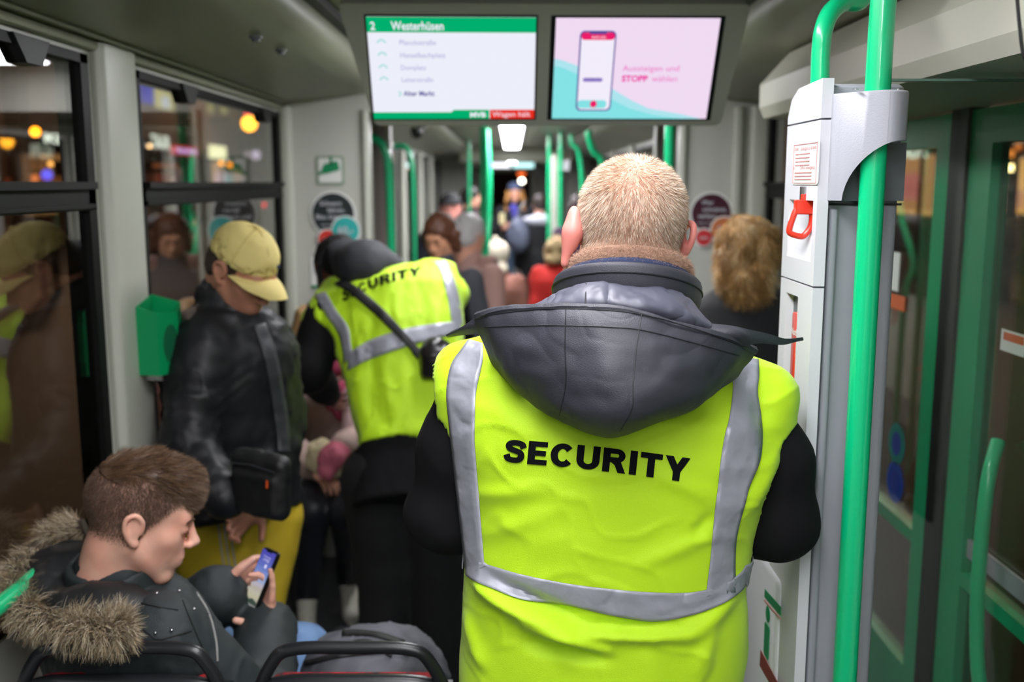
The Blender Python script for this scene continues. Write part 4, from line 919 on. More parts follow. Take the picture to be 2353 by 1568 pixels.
def head_sdf(S, H, closed=False, face=True, ears=True, thin=0, earo=0):
    H.e(S, (0, -.018, .035), (.075, .093, .083)); H.e(S, (0, .042, .032), (.060, .045, .056), k=.02)
    H.e(S, (0, .033, -.030), (.056, .058, .070), k=.02)
    for x in (-1, 1):
        H.t(S, (x*.052, -.002, -.045), (x*.020, .066, -.103), .017, .016, k=.03)
    H.e(S, (0, .073, -.104), (.024, .018, .016), k=.02)
    H.t(S, (0, -.025, -.03), (0, -.035, -.15), .055-thin, .057-thin, k=.03)
    if not face: 
        if ears:
            for x in (-1, 1): ear(S, H, x, earo)
        return
    for x in (-1, 1): H.e(S, (x*.036, .058, -.020), (.022, .022, .020), k=.03)
    H.t(S, (-.028, .082, .022), (.028, .082, .022), .011, k=.025); H.e(S, (0, .060, -.055), (.042, .034, .035), k=.025)
    for x in (-1, 1): H.e(S, (x*.031, .100, .003), (.017, .012, .011), 's', .012)
    H.t(S, (0, .091, .016), (0, .112, -.026), .0065, .0100, k=.010); H.e(S, (0, .115, -.028), (.010, .009, .009), k=.008)
    for x in (-1, 1): H.e(S, (x*.012, .105, -.034), (.008, .009, .007), k=.006)
    H.e(S, (0, .082, -.066), (.028, .020, .020), k=.015)
    H.t(S, (-.017, .095, -.0615), (.017, .095, -.0615), .0050, k=.006); H.t(S, (-.014, .094, -.0735), (.014, .094, -.0735), .0058, k=.006)
    H.t(S, (-.022, .103, -.0675), (.022, .103, -.0675), .0022, op='s', k=.004)
    for x in (-1, 1): H.e(S, (x*.031, .082, .003), (.0125, .0125, .0125) if closed else (.0138, .0125, .0138), k=.004)
    if not closed:
        for x in (-1, 1): H.e(S, (x*.031, .099, .002), (.0115, .010, .0055), 's', .002)
    if ears:
        for x in (-1, 1): ear(S, H, x, earo)
def ear(S, H, x, o=0):
    pts = [(x*.073, .010, -.008), (x*(.080+o), .006, .016), (x*(.086+o), -.008, .028), (x*(.089+o), -.023, .020), (x*(.087+o), -.022, -.002), (x*(.081+o*.7), -.010, -.022), (x*(.075+o*.3), .003, -.033)]
    q = spline(pts, 22)
    H.e(S, (x*(.078+o*.5), -.007, .0), (.006, .017, .029), k=.008)
    for a, b in zip(q[:-1], q[1:]): H.t(S, tuple(a), tuple(b), .0048, k=.003)
    H.e(S, (x*(.077+o*.3), .003, -.029), (.006, .009, .009), k=.006); H.e(S, (x*(.091+o), .001, .002), (.006, .008, .011), 's', .005)
def face_parts(root, H, closed=False, brow='#5a3f2a', lips=True):
    m = MB()
    if not closed:
        for x in (-1, 1):
            e = MB(); e.ball(H.w(x*.031, .084, .003), .0118*H.k, 8); o = e.build('eye', EYE, root, smooth=True)
            e = MB(); e.ball(H.w(x*.031, .0905, .001), .0062*H.k, 6); e.build('iris', IRIS, o, smooth=True)
    for x in (-1, 1):
        m = MB(); m.tube(sp([H.w(x*.014, .099, .021), H.w(x*.030, .0985, .026), H.w(x*.046, .087, .020)], 9), [.0022*H.k*q for q in (.6, 1, 1.2, 1.2, 1.2, 1.1, .9, .7, .4)], 6); m.build('eyebrow', mat('brow '+brow, brow, .8), root, smooth=True)
        m = MB(); zz = -.0035 if closed else .0075; m.tube(sp([H.w(x*.020, .0925, zz+.001), H.w(x*.031, .0965, zz), H.w(x*.043, .089, zz)], 9), .0009*H.k, 5); m.build('eyelashes', LASH, root, smooth=True)
    if lips:
        m = MB(); m.tube(sp([H.w(-.020, .094, -.067), H.w(-.008, .1, -.062), H.w(0, .1, -.0635), H.w(.008, .1, -.062), H.w(.020, .094, -.067)], 13), [.0008, .002, .003, .0035, .0035, .003, .003, .003, .0035, .0035, .003, .002, .0008], 6)
        m.tube(sp([H.w(-.018, .094, -.070), H.w(0, .099, -.0735), H.w(.018, .094, -.070)], 11), [.0008, .002, .003, .004, .0045, .0045, .0045, .004, .003, .002, .0008], 6); m.build('lips', LIP, root, smooth=True)
def hand_sdf(S, w_, d, n, side, curl=.5, sc=1., spread=.0, thumb=None, curls=None):
    """w_: wrist, d: finger direction, n: palm normal, side: +1 when the thumb is on the d x n side"""
    w_ = Vector(w_); d = unit(d); n = Vector(n); n = (n-d*n.dot(d)).normalized(); l = d.cross(n)*side
    R = np.array([[l[i], d[i], n[i]] for i in range(3)])
    S.cap(w_-d*.03*sc, w_+d*.02*sc, .024*sc, .024*sc, k=.015); S.ell(w_+d*.052*sc, (.040*sc, .050*sc, .0165*sc), R, k=.012); S.ell(w_+d*.030*sc+l*.022*sc+n*.008*sc, (.020*sc, .030*sc, .017*sc), R, k=.012)
    for i, (x, L_, r) in enumerate(((.031, .073, .0088), (.011, .081, .0090), (-.010, .075, .0086), (-.029, .059, .0078))):
        a = w_+(d*(.088-abs(i-1)*.004)+l*x)*sc; c = curl if curls is None else curls[i]; ang = c*.5; dd = unit(d+l*spread*(x/.03)); p = a
        for j, f in enumerate((.45, .31, .24)):
            q = p+(dd*math.cos(ang)+n*math.sin(ang))*L_*f*sc; S.cap(p, q, (r-.0008*j)*sc, (r-.0008*(j+1))*sc, k=.0035 if j else .008); p = q; ang += c*1.05
    t0 = w_+(d*.022+l*.030+n*.006)*sc; td = unit(thumb) if thumb is not None else unit(d*.75+l*.75+n*.35)
    t1 = t0+td*.042*sc; td2 = unit(td+n*.35*curl+d*.25); t2 = t1+td2*.034*sc; S.cap(t0, t1, .0130*sc, .0108*sc, k=.010); S.cap(t1, t2, .0105*sc, .0085*sc, k=.003)

TS = [(0, .155, .115), (.14, .150, .112), (.34, .138, .105), (.58, .150, .112), (.80, .160, .112), (.92, .135, .085), (1.0, .075, .062)]
def torso_secs(L_, add=0, wf=1., df=1.): return [(f*L_, 0, 0, a*wf+add, b*df+add) for f, a, b in TS]
def stand(x, y, h, yaw, lean=(0, 0), z=0.):
    """joints of a standing figure, height h, facing yaw (0 = down the tram away from the camera)"""
    f = Vector((math.sin(yaw), math.cos(yaw), 0)); r = Vector((math.cos(yaw), -math.sin(yaw), 0)); u = Vector((0, 0, 1)); b = Vector((x, y, z)); k = h/1.78
    lx = r*lean[0]+f*lean[1]
    J = dict(f=f, r=r, k=k, base=b, pelvis=b+u*.95*k, neck=b+u*1.47*k+lx, head=b+u*1.655*k+lx*1.15+f*.03)
    for s_, n in ((-1, 'L'), (1, 'R')):
        J['sh'+n] = b+u*1.42*k+r*s_*.185*k+lx; J['el'+n] = b+u*1.12*k+r*s_*.235*k-f*.02+lx*.7; J['wr'+n] = b+u*.88*k+r*s_*.24*k+f*.06+lx*.5
        J['hip'+n] = b+u*.91*k+r*s_*.09*k; J['kn'+n] = b+u*.49*k+r*s_*.10*k+f*.02; J['an'+n] = b+u*.085*k+r*s_*.11*k-f*.02
        J['toe'+n] = b+u*.035+r*s_*.13*k+f*.13; J['hd'+n] = None
    return J
def shoe(root, an, toe, m_, k=1., sole=None):
    S = SDF(.015); an = Vector(an); toe = Vector(toe); d = toe-an; d.z = 0; d = unit(d); z0 = min(toe.z, an.z)-.0
    heel = Vector((an.x, an.y, toe.z))-d*.035
    S.cap(heel, toe, .036*k, .033*k); S.cap(an, toe, .044*k, .034*k); S.cap(heel+Vector((0, 0, .045)), heel+Vector((0, 0, .03))+d*.10, .034*k, .028*k); S.cap(an-Vector((0, 0, .02)), an+Vector((0, 0, .03)), .042*k, .044*k)
    S.half((0, 0, toe.z-.033), (0, 0, -1)); vs, F = S.mesh(.008); o = link('shoe', mesh_np('shoe', vs, F), m_, root)
    c = (heel+toe)/2; z = toe.z-.035; m = MB(); s_ = d.cross(Vector((0, 0, 1)))
    m.loft([[c+d*(d_*((toe-heel).length/2+.036)*k)+s_*w_*.037*k+Vector((0, 0, z-c.z+h)) for d_, w_ in [(math.cos(t), math.sin(t)) for t in [i*math.pi/10 for i in range(20)]]] for h in (0, .018)], cap=True); m.build('sole', sole or mat('shoe sole', '#d8d4cc', .6), o, smooth=True)
def legs(S, J, add=0, k=1., kk=.03):
    for n in 'LR':
        S.cap(J['hip'+n], J['kn'+n], (.082+add)*k, (.056+add)*k, k=kk); S.cap(J['kn'+n], J['an'+n], (.056+add)*k, (.038+add)*k, k=kk)
def arms(S, J, add=0, k=1., puff=None, cut=0., kk=.03, which='LR'):
    for n in which:
        w_ = J['el'+n]+(J['wr'+n]-J['el'+n])*(1-cut)
        S.cap(J['sh'+n], J['el'+n], (.050+add)*k, (.040+add)*k, k=kk, puff=puff); S.cap(J['el'+n], w_, (.041+add)*k, (.030+add)*k, k=kk, puff=puff)
def person(J, label, name='person', group=None, skin=SKIN, res=.010, hres=None, top=JBLK, trousers=PNT, shoes=None, topadd=.02, topz=None, puff=None, closed=True, face=True, brow='#5a3f2a',
           hands=True, hf=None, hup=(0, 0, 1), hk=1., wf=1., df=1., jname='jacket', collar=True, amp=.004, hcurl=.5, build_top=True, build_legs=True, long=0., legadd=.012, earo=0, ears=True, cr=.0):
    k = J.get('k', 1.); root = thing(name, J['base'], label, 'person', group); f, r = J['f'], J['r']; Hd = Head(J['head'], hf if hf is not None else f, hup, k*hk if k > .8 else hk*.9)
    sp_ = J['neck']-J['pelvis']; Rt = frame(sp_, r); Lt = sp_.length
    S = SDF(.03); S.loft(torso_secs(Lt, 0, wf, df), Rt, J['pelvis'], k=.03); S.ell(J['pelvis'], (.15*k, .11*k, .10*k), Rt); arms(S, J, 0, k); legs(S, J, 0, k)
    for n in 'LR': S.cap(J['an'+n], J['toe'+n]+Vector((0, 0, .0)), .035, .026)
    S.cap(J['neck']-unit(sp_)*.04, Hd.w(0, -.03, -.07), .055, .053); body = [S.mesh(res)]
    S = SDF(.02); head_sdf(S, Hd, closed, face, ears, earo=earo); S.cap(J['neck'], Hd.w(0, -.03, -.07), .056, .054); hm = S.mesh(hres or res*.6); body.append(hm)
    if hands:
        for n in 'LR':
            S = SDF(.01); q = J['hd'+n]
            if q is None: d = unit(J['wr'+n]-J['el'+n]); q = dict(d=d, n=r*(1 if n == 'L' else -1), curl=hcurl)
            s_ = q.get('side', 1 if n == 'R' else -1)
            hand_sdf(S, q.get('w', J['wr'+n]), q['d'], q['n'], s_, q.get('curl', .5), q.get('sc', k), thumb=q.get('thumb'), curls=q.get('curls'), spread=q.get('spread', 0)); body.append(S.mesh(min(res*.5, .005)))
    v_, F_ = join_np(body); bo = link('body', mesh_np('body', v_, F_), skin, root)
    if build_top:
        S = SDF(.035); S.loft([(z-(long if i == 0 else 0), cx, cy, a, b) for i, (z, cx, cy, a, b) in enumerate(torso_secs(Lt, topadd, wf, df))], Rt, J['pelvis'], k=.03); arms(S, J, topadd*.9, k, puff, .06)
        if collar: S.cap(J['neck']-unit(sp_)*.05, J['neck']+unit(Hd.w(0, -.03, -.07)-np.array(tuple(J['neck'])))*.035, .085, .076); 
        vs, F = S.mesh(res); vs = cloth(vs, F, amp, seed=int(abs(J['base'].x)*100) % 50, cr=cr); link(jname, mesh_np(jname, vs, F), top, root)
    if build_legs:
        S = SDF(.03); legs(S, J, legadd, k); S.ell(J['pelvis']-Vector((0, 0, .02)), (.16*k, .125*k, .10*k), Rt); vs, F = S.mesh(res); vs = cloth(vs, F, .003, seed=3); link('trousers', mesh_np('trousers', vs, F), trousers, root)
    for n in 'LR': shoe(root, J['an'+n], J['toe'+n], shoes or mat('black shoe', '#101010', .5), k)
    return root, Hd, hm
def hair_cap(root, H, m_, t=.010, front=.02, low=-.03, res=.008, extra=None, amp=.003, name='hair', cutf=None):
    """hair mass hugging the skull, open at the face"""
    S = SDF(.02); H.e(S, (0, -.018, .037), (.075+t, .095+t, .083+t)); H.e(S, (0, -.055, -.01), (.066+t, .055+t, .06+t))
    if extra: extra(S)
    H.t(S, (-.2, .16, -.10), (.2, .16, -.10), .001, op='s', k=0)
    H.e(S, (0, .135, -.055), (.058, .085, .12 if cutf is None else cutf), 's', .02)
    H.e(S, (0, .03, low-.12), (.12, .095, .10), 's', .015)
    vs, F = S.mesh(res); L_ = H.loc(vs); vs = vs+normals(vs, F)*(fbm(L_*np.array([60, 30, 60]), 4, 2)*amp)[:, None]
    return link(name, mesh_np(name, vs, F), m_, root), vs, F

def block_text(s, gap=.13):
    """heavy grotesque capitals as finely divided ribbons, cap height 1"""
    vs, fs = [], []; pen = 0.
    hh, hv = .115, .145
    def arc(cx, cy, rx, ry, a0, a1, n=14): return [(cx+rx*math.cos(math.radians(a0+(a1-a0)*i/n)), cy+ry*math.sin(math.radians(a0+(a1-a0)*i/n))) for i in range(n+1)]
    def ribbon(pts, w0, w1=None):
        # half width blends between w0 (horizontal runs) and w1 (vertical runs)
        w1 = w0 if w1 is None else w1; q = []
        for i in range(len(pts)-1):
            L_ = math.dist(pts[i], pts[i+1]); n = max(1, int(L_/.03))
            q += [(pts[i][0]+(pts[i+1][0]-pts[i][0])*k/n, pts[i][1]+(pts[i+1][1]-pts[i][1])*k/n) for k in range(n)]
        q.append(pts[-1]); b = len(vs)
        for i in range(len(q)):
            a_, b_ = q[max(i-1, 0)], q[min(i+1, len(q)-1)]; dx, dy = b_[0]-a_[0], b_[1]-a_[1]; l = math.hypot(dx, dy); dx /= l; dy /= l; w_ = w0*dx*dx+w1*dy*dy
            for t in (-1, 0, 1): vs.append((pen+q[i][0]-dy*w_*t, q[i][1]+dx*w_*t))
        for i in range(len(q)-1):
            for j in range(2): fs.append((b+i*3+j, b+i*3+j+1, b+(i+1)*3+j+1, b+(i+1)*3+j))
    hh, hv = .115, .15
    for ch in s:
        if ch == 'S': w_ = .84; ribbon([tuple(q[:2]) for q in spline([(x*1.05, y, 0) for x, y in ((.74, .66), (.66, .82), (.42, .885), (.21, .84), (.155, .715), (.24, .60), (.43, .53), (.62, .44), (.665, .29), (.58, .155), (.40, .115), (.17, .17), (.09, .35))], 70)], .118, .138)
        if ch == 'E': w_ = .80; ribbon([(hv, 0), (hv, 1)], hh, hv); [ribbon([(hv, y), (x, y)], hh*.95) for y, x in ((.11, .80), (.5, .74), (.89, .79))]
        if ch == 'C': w_ = .95; ribbon(arc(.50, .5, .345, .385, 38, 322, 40), hh, hv)
        if ch == 'U': w_ = .96; ribbon([(hv, 1), (hv, .40)]+arc(.48, .40, .33, .285, 180, 360, 20)+[(.96-hv, 1)], hh, hv)
        if ch == 'R': w_ = .98; ribbon([(hv, 0), (hv, 1)], hh, hv); ribbon([(hv, .885), (.56, .885)]+arc(.58, .705, .20, .18, 88, -88, 14)+[(hv, .525)], hh*.92, hv*.9); ribbon([(.44, .53), (.62, .40), (.84, -.06)], hv*.95, hv*.95)
        if ch == 'I': w_ = .30; ribbon([(hv, 0), (hv, 1)], hh, hv)
        if ch == 'T': w_ = .90; ribbon([(0, .885), (.90, .885)], hh); ribbon([(.45, 0), (.45, .86)], hh, hv)
        if ch == 'Y': w_ = .98; ribbon([(.49, 0), (.49, .46)], hh, hv); ribbon([(.10, 1.08), (.47, .42)], hv, hv*.95); ribbon([(.88, 1.08), (.51, .42)], hv, hv*.95)
        pen += w_+gap
    vs[:] = [(x, min(1, max(0, y))) for x, y in vs]
    return vs, fs
# ------------------------------------------------------------------ the standing guard (foreground, back view)
def guard():
    Yc = 1.57; O = P(1375, 1568, Yc); ro = math.radians(4.5)
    R = np.array([[math.cos(ro), 0, math.sin(ro)], [0, 1, 0], [-math.sin(ro), 0, math.cos(ro)]])
    def toL(v): return (np.array(tuple(v))-np.array(tuple(O)))@R
    def W_(x, y, z): return Vector(R@np.array([x, y, z])+np.array(tuple(O)))
    base = Vector((O.x-.02, Yc, 0)); root = thing('person', base, 'standing security guard seen from behind in a bright yellow vest lettered SECURITY, short fair hair', 'person')
    sil = [(1050, 1568, 1700, 1600, .142, 0), (1050, 1440, 1722, 1488, .142, 0), (1053, 1300, 1716, 1335, .138, 0), (1048, 1170, 1736, 1220, .138, 0), (1040, 1065, 1768, 1120, .138, 0), (1018, 985, 1795, 1040, .137, .0), (1006, 905, 1808, 958, .130, .005), (1030, 850, 1765, 900, .116, .012), (1082, 800, 1712, 848, .098, .02), (1165, 768, 1655, 808, .075, .03), (1240, 748, 1600, 785, .06, .03)]
    secs = []
    for (u0, v0, u1, v1, b, cy) in sil:
        a, c = toL(P(u0, v0, Yc)), toL(P(u1, v1, Yc)); secs.append(((a[2]+c[2])/2, (a[0]+c[0])/2, cy, abs(c[0]-a[0])/2*.965, b))
    s0 = min(secs); secs += [(s0[0]-.16, s0[1]-.01, 0, s0[3]*.98, .138)]
    Vp = lambda u, v, y=Yc: P(u, v, y)
    shL, shR = Vp(1085, 900), Vp(1735, 945); elL, elR = Vp(1022, 1185, 1.60), Vp(1786, 1196, 1.58); wrL, wrR = Vector((elL.x+.20, 1.80, elL.z-.09)), Vector((elR.x-.20, 1.80, elR.z-.10))
    J = dict(f=Vector((0, 1, 0)), r=Vector((R[0][0], 0, R[2][0])), base=base, pelvis=W_(-.02, .0, -.02), neck=P(1442, 690, 1.575), shL=shL, shR=shR, elL=elL, elR=elR, wrL=wrL, wrR=wrR)
    for s_, n in ((-1, 'L'), (1, 'R')):
        J['hip'+n] = Vector((base.x+s_*.095, Yc, .93)); J['kn'+n] = Vector((base.x+s_*.12, Yc+.02, .50)); J['an'+n] = Vector((base.x+s_*.14, Yc, .09)); J['toe'+n] = Vector((base.x+s_*.17, Yc+.15, .035))
    # head
    hc = P(1443, 548, 1.545); H = Head(hc, (-.10, 1, -.10), (.07, 0, 1), 1.03)
    S = SDF(.03); S.loft([(z, cx, cy, a*.86, b*.82) for z, cx, cy, a, b in secs], R, O); arms(S, J, .004); legs(S, J, .01); S.ell(J['pelvis'], (.165, .125, .11))
    for n in 'LR': S.cap(J['an'+n], J['toe'+n], .035, .026)
    S.cap(J['neck'], H.w(0, -.03, -.06), .066, .064); b1 = S.mesh(.012)
    S = SDF(.02); head_sdf(S, H, False, True, False); S.cap(J['neck'], H.w(0, -.032, -.06), .060, .064, k=.03); H.e(S, (0, -.045, -.045), (.062, .045, .05), k=.02)
    hm = S.mesh(.0042, 2)
    hds = []
    for n, d, nn, sd in (('L', (.9, .2, -.25), (0, -1, 0), -1), ('R', (-.9, .2, -.2), (0, -1, 0), 1)):
        S = SDF(.01); hand_sdf(S, J['wr'+n], d, nn, sd, .35); hds.append(S.mesh(.005))
    v_, F_ = join_np([b1, hm]+hds); link('body', mesh_np('body', v_, F_), mat('skin of standing guard', '#d9a38a', .5, sss=.12, bump=.1, bscale=140, col2='#cf9680', cscale=30), root)
    face_parts(root, H, False, '#a08060')
    for x, o in ((-1, .010), (1, .004)):
        S = SDF(.006); ear(S, H, x, o)
        if x < 0:
            S = SDF(.012); H.t(S, (-.066, .006, -.002), (-.080, -.012, .006), .013, .012); H.e(S, (-.087, -.017, .012), (.0115, .018, .030), k=.012)
            H.t(S, (-.090, -.022, .0), (-.096, -.016, -.044), .0105, .0062, k=.02)
        vs, F = S.mesh(.0025, 2); tag(link('ear', mesh_np('ear', vs, F), SKINP, root), 'reddened ear')
    # short hair, whorl near the crown, sparser there and at the nape
    def keep(c, n):
        l = H.loc(c); z, y, x = l[:, 2], l[:, 1], l[:, 0]
        hl = np.where(y < .0, -.062+.25*np.clip(y+.04, 0, 1), -.04+1.3*y)
        k_ = np.clip((z-hl)/.02, 0, 1); w_ = np.exp(-(((x+.004)/.026)**2+((y+.052)/.045)**2))*(z > .05)
        return k_*(1-.80*w_)+1e-6
    pts, nn = surf_samples(*hm, 58000, 1, keep); l = H.loc(pts)
    wh = H.w(-.004, -.065, .108); out = pts-wh; out /= np.linalg.norm(out, axis=1, keepdims=True)+1e-9
    d = nn*.55+out*.75+np.cross(nn, out)*.12; d[:, 2] -= .35*(l[:, 2] < .06); d += np.random.RandomState(4).normal(size=d.shape)*.14
    ln = np.clip(.0065+.0045*np.clip((l[:, 2]+.02)/.08, 0, 1)-.002*(l[:, 2] < -.03), .0028, .012)*np.random.RandomState(3).uniform(.7, 1.2, len(pts))
    sel = np.random.RandomState(9).rand(len(pts)); HA = mat('fair hair', '#b59678', .42, spec=.6); HB = mat('grey brown hair', '#74583f', .45, spec=.6); HC = mat('pale hair', '#ecdcc8', .4, spec=.6)
    hr = None
    for i, (a, b, mm) in enumerate(((0, .38, HA), (.38, .62, HB), (.62, 1.01, HC))):
        q = (sel >= a) & (sel < b); o = strands('hair', pts[q], d[q], ln[q], .00042, mm, root, 2, .08, .10, seed=i)
    # jacket: torso and sleeves
    S = SDF(.03); S.loft([(z, cx, cy, a*.91, b*.86) for z, cx, cy, a, b in secs], R, O); s1 = min(secs)
    S.loft([(s1[0]-.10, s1[1], 0, s1[3]*.93, .13), (s1[0]+.02, s1[1], 0, s1[3]*.95, .13)], R, O)
    for n, r0, r1, r2 in (('L', .052, .064, .048), ('R', .052, .062, .048)):
        mid = (J['sh'+n]*.55+J['el'+n]*.45)+Vector(((-.006 if n == 'L' else .014), 0, 0)); S.cap(J['sh'+n], mid, r0, r1-.004, k=.03); S.cap(mid, J['el'+n], r1-.004, r1, k=.03); S.cap(J['el'+n], J['wr'+n], r1, r2, k=.03)
    vs, F = S.mesh(.008); vs = cloth(vs, F, .006, (7, 7, 7), 5, cr=.0015, crs=9); link('jacket', mesh_np('jacket', vs, F), JBLK2, root)
    # trousers
    S = SDF(.03); legs(S, J, .022); S.ell(J['pelvis']-Vector((0, 0, .05)), (.185, .14, .12)); vs, F = S.mesh(.010); link('trousers', mesh_np('trousers', vs, F), PNT, root)
    for n in 'LR': shoe(root, J['an'+n], J['toe'+n], mat('black boot', '#0d0d0d', .4), 1.05)
    # vest
    VM = mat('yellow vest cloth', '#c3f010', .6, sheen=.15, weave=900, crease=.12, crscale=7)
    S = SDF(.022); S.loft(secs, R, O, ex=2.5)
    S.cap(Vp(1190, 838), Vp(1068, 868, 1.575), .055, .056, k=.03); S.cap(Vp(1640, 870), Vp(1752, 912, 1.575), .055, .058, k=.03)
    S.cap(Vp(1060, 905), Vp(1050, 975), .046, .040, k=.03); S.cap(Vp(1752, 940), Vp(1766, 1060), .044, .044, k=.03)
    # armholes
    S.cap(Vp(985, 905, 1.60), Vp(925, 1200, 1.66), .066, .070, 's', .004); S.cap(Vp(1850, 935, 1.61), Vp(1878, 1240, 1.64), .058, .070, 's', .004)
    for n, r1, s_ in (('L', .062, -.006), ('R', .060, .014)):
        mid = (J['sh'+n]*.55+J['el'+n]*.45)+Vector((s_, 0, 0)); a_ = J['sh'+n]*.62+mid*.38; S.cap(a_, mid, r1-.010, r1+.006, 's', .006); S.cap(mid, J['el'+n], r1+.006, r1+.012, 's', .006)
    vs, F = S.mesh(.0055, 2)
    L_ = (vs-np.array(tuple(O)))@R; N = normals(vs, F); x, y, z = L_.T; back = np.clip(-N@R[:, 1]*2, 0, 1)
    d = fbm(L_*np.array([5, 5, 7]), 3, 3)*.0055
    # diagonal drag folds from the armholes, and the deep fold under the waistband
    zz = toL(P(1450, 1405, 1.43))[2]; xr = x-.02
    band = zz+.03*np.cos(np.clip(xr/.2, -1.5, 1.5))*0
    def fold(x0, z0, x1, z1, w_, h):
        ax = np.array([x1-x0, z1-z0]); L2 = ax@ax; t = np.clip(((x-x0)*ax[0]+(z-z0)*ax[1])/L2, 0, 1); q = np.hypot(x-x0-t*ax[0], z-z0-t*ax[1])
        return h*np.exp(-(q/w_)**2)*np.sin(np.pi*np.clip(t, .02, .98))**.6
    def fp(u0, v0, u1, v1, w_, h):
        a, b = toL(P(u0, v0, 1.44)), toL(P(u1, v1, 1.44)); return fold(a[0], a[2], b[0], b[2], w_, h)
    for f_ in ((1085, 1362, 1330, 1452, .014, .020), (1180, 1425, 1400, 1490, .010, .014), (1290, 1450, 1600, 1462, .010, .010), (1200, 1478, 1400, 1512, .010, -.010), (1120, 1345, 1330, 1418, .010, -.010), (1340, 1430, 1520, 1440, .008, -.006), (1700, 1390, 1560, 1470, .016, .008), (1080, 1160, 1260, 1120, .012, .004), (1090, 1260, 1250, 1180, .014, .004), (1640, 1150, 1500, 1080, .014, .004), (1640, 1230, 1450, 1300, .014, .004), (1130, 960, 1230, 1010, .012, .003), (1640, 1180, 1590, 1240, .010, -.004), (1810, 1060, 1720, 1200, .016, .007), (1760, 930, 1790, 1050, .014, -.005), (1060, 1450, 1120, 1568, .012, .006), (1640, 1440, 1600, 1568, .014, .006), (1290, 1500, 1300, 1600, .02, -.004), (1480, 1480, 1500, 1600, .02, .004)): d = d+fp(*f_)*back*1.5
    d = d+np.clip(ridge(L_*np.array([9, 9, 13])+fbm(L_*5, 8, 2)[:, None], 7)-.76, 0, 1)*.011*back
    vs = vs+N*d[:, None]; vest = link('vest', mesh_np('vest', vs, F), VM, root); tree = bvh(vs, F)
    REF = mat('reflective tape', '#a2a4ae', .48, metal=.25, crease=.6, crscale=20, bump=.2, bscale=60)
    def strip(name, left, right, n=70, m_=8, off=.0035, mt=REF, th=.0015):
        A = spline([(u, v, 0) for u, v in left], n); B = spline([(u, v, 0) for u, v in right], n); G = []; pv = None
        for i in range(n):
            row = []
            for j in range(m_):
                t = j/(m_-1); h = hit(tree, A[i][0]*(1-t)+B[i][0]*t, A[i][1]*(1-t)+B[i][1]*t, off)
                row.append(h[0] if h else None)
            G.append(row)
        return G
    def sheet(name, G, mt, par=vest, th=.0015):
        mb = MB(); idx = {}; 
        G = [r for r in G if all(p is not None for p in r)]
        n, m_ = len(G), len(G[0]); vsx = [p for r in G for p in r]; fs = [(i*m_+j, (i+1)*m_+j, (i+1)*m_+j+1, i*m_+j+1) for i in range(n-1) for j in range(m_-1)]
        mb.add(vsx, fs); o = mb.build(name, mt, par, smooth=True, fix=False); md = o.modifiers.new('thickness', 'SOLIDIFY'); md.thickness = th; md.offset = 0; return o
    # seams of stitching along the tape come from its own edge piping
    GL = strip('l', [(1088, 765), (1062, 800), (1036, 840), (1026, 900), (1030, 960), (1035, 1010), (1044, 1100), (1050, 1190), (1056, 1260), (1062, 1296), (1080, 1318)], [(1108, 772), (1110, 810), (1108, 835), (1094, 900), (1091, 960), (1090, 1020), (1091, 1100), (1094, 1190), (1099, 1250), (1106, 1284), (1122, 1300)])
    GR = strip('r', [(1682, 800), (1684, 860), (1684, 900), (1676, 960), (1666, 1000), (1656, 1060), (1650, 1120), (1642, 1180), (1637, 1240), (1632, 1290), (1622, 1372)], [(1742, 812), (1744, 860), (1741, 900), (1748, 950), (1752, 1000), (1746, 1060), (1722, 1120), (1712, 1160), (1697, 1215), (1690, 1270), (1690, 1362)])
    sheet('reflective_strip', GL, REF); sheet('reflective_strip', GR, REF)
    n = 110; up = spline([(u, v, 0) for u, v in ((1060, 1262), (1085, 1285), (1120, 1298), (1200, 1321), (1300, 1341), (1400, 1354), (1500, 1362), (1590, 1362), (1660, 1344), (1700, 1318), (1714, 1300))], n); lo = spline([(u, v, 0) for u, v in ((1060, 1312), (1085, 1333), (1130, 1352), (1200, 1378), (1300, 1391), (1400, 1414), (1500, 1429), (1590, 1414), (1660, 1388), (1700, 1362), (1714, 1346))], n)
    G = []
    for i in range(n):
        row = []
        for j in range(9):
            t = j/8; h = hit(tree, up[i][0]*(1-t)+lo[i][0]*t, up[i][1]*(1-t)+lo[i][1]*t, .0035); row.append(h[0] if h else None)
        G.append(row)
    G = [r for r in G if all(p is not None for p in r)]
    # carry the belt tape round the front of the body
    a0, a1 = toL(G[0][0]), toL(G[-1][0]); cz_ = [np.mean([s[1] for s in secs]), .0]
    th0 = math.atan2(a1[1], a1[0]-cz_[0]); th1 = math.atan2(a0[1], a0[0]-cz_[0]); 
    while th1 < th0: th1 += 2*math.pi
    for i in range(1, 60):
        f = i/60; th_ = th0+(th1-th0)*f; row = []
        for j in range(9):
            zl = toL(G[-1][j])[2]*(1-f)+toL(G[0][j])[2]*f
            o_ = W_(cz_[0]+math.cos(th_)*.6, math.sin(th_)*.6, zl); dd = (W_(cz_[0], 0, zl)-o_).normalized(); h = tree.ray_cast(o_, dd); row.append(h[0]-dd*.0035 if h[0] is not None else None)
        if i == 1: Gf = []
        Gf.append(row)
    base_n = len(G); sheet('reflective_strip', G+[r for r in Gf if all(p is not None for p in r)], REF)
    # lettering, bent to the vest
    tv, tf = block_text('SECURITY')
    wmax = max(v_[0] for v_ in tv); hmax = 1.0
    out = []; 
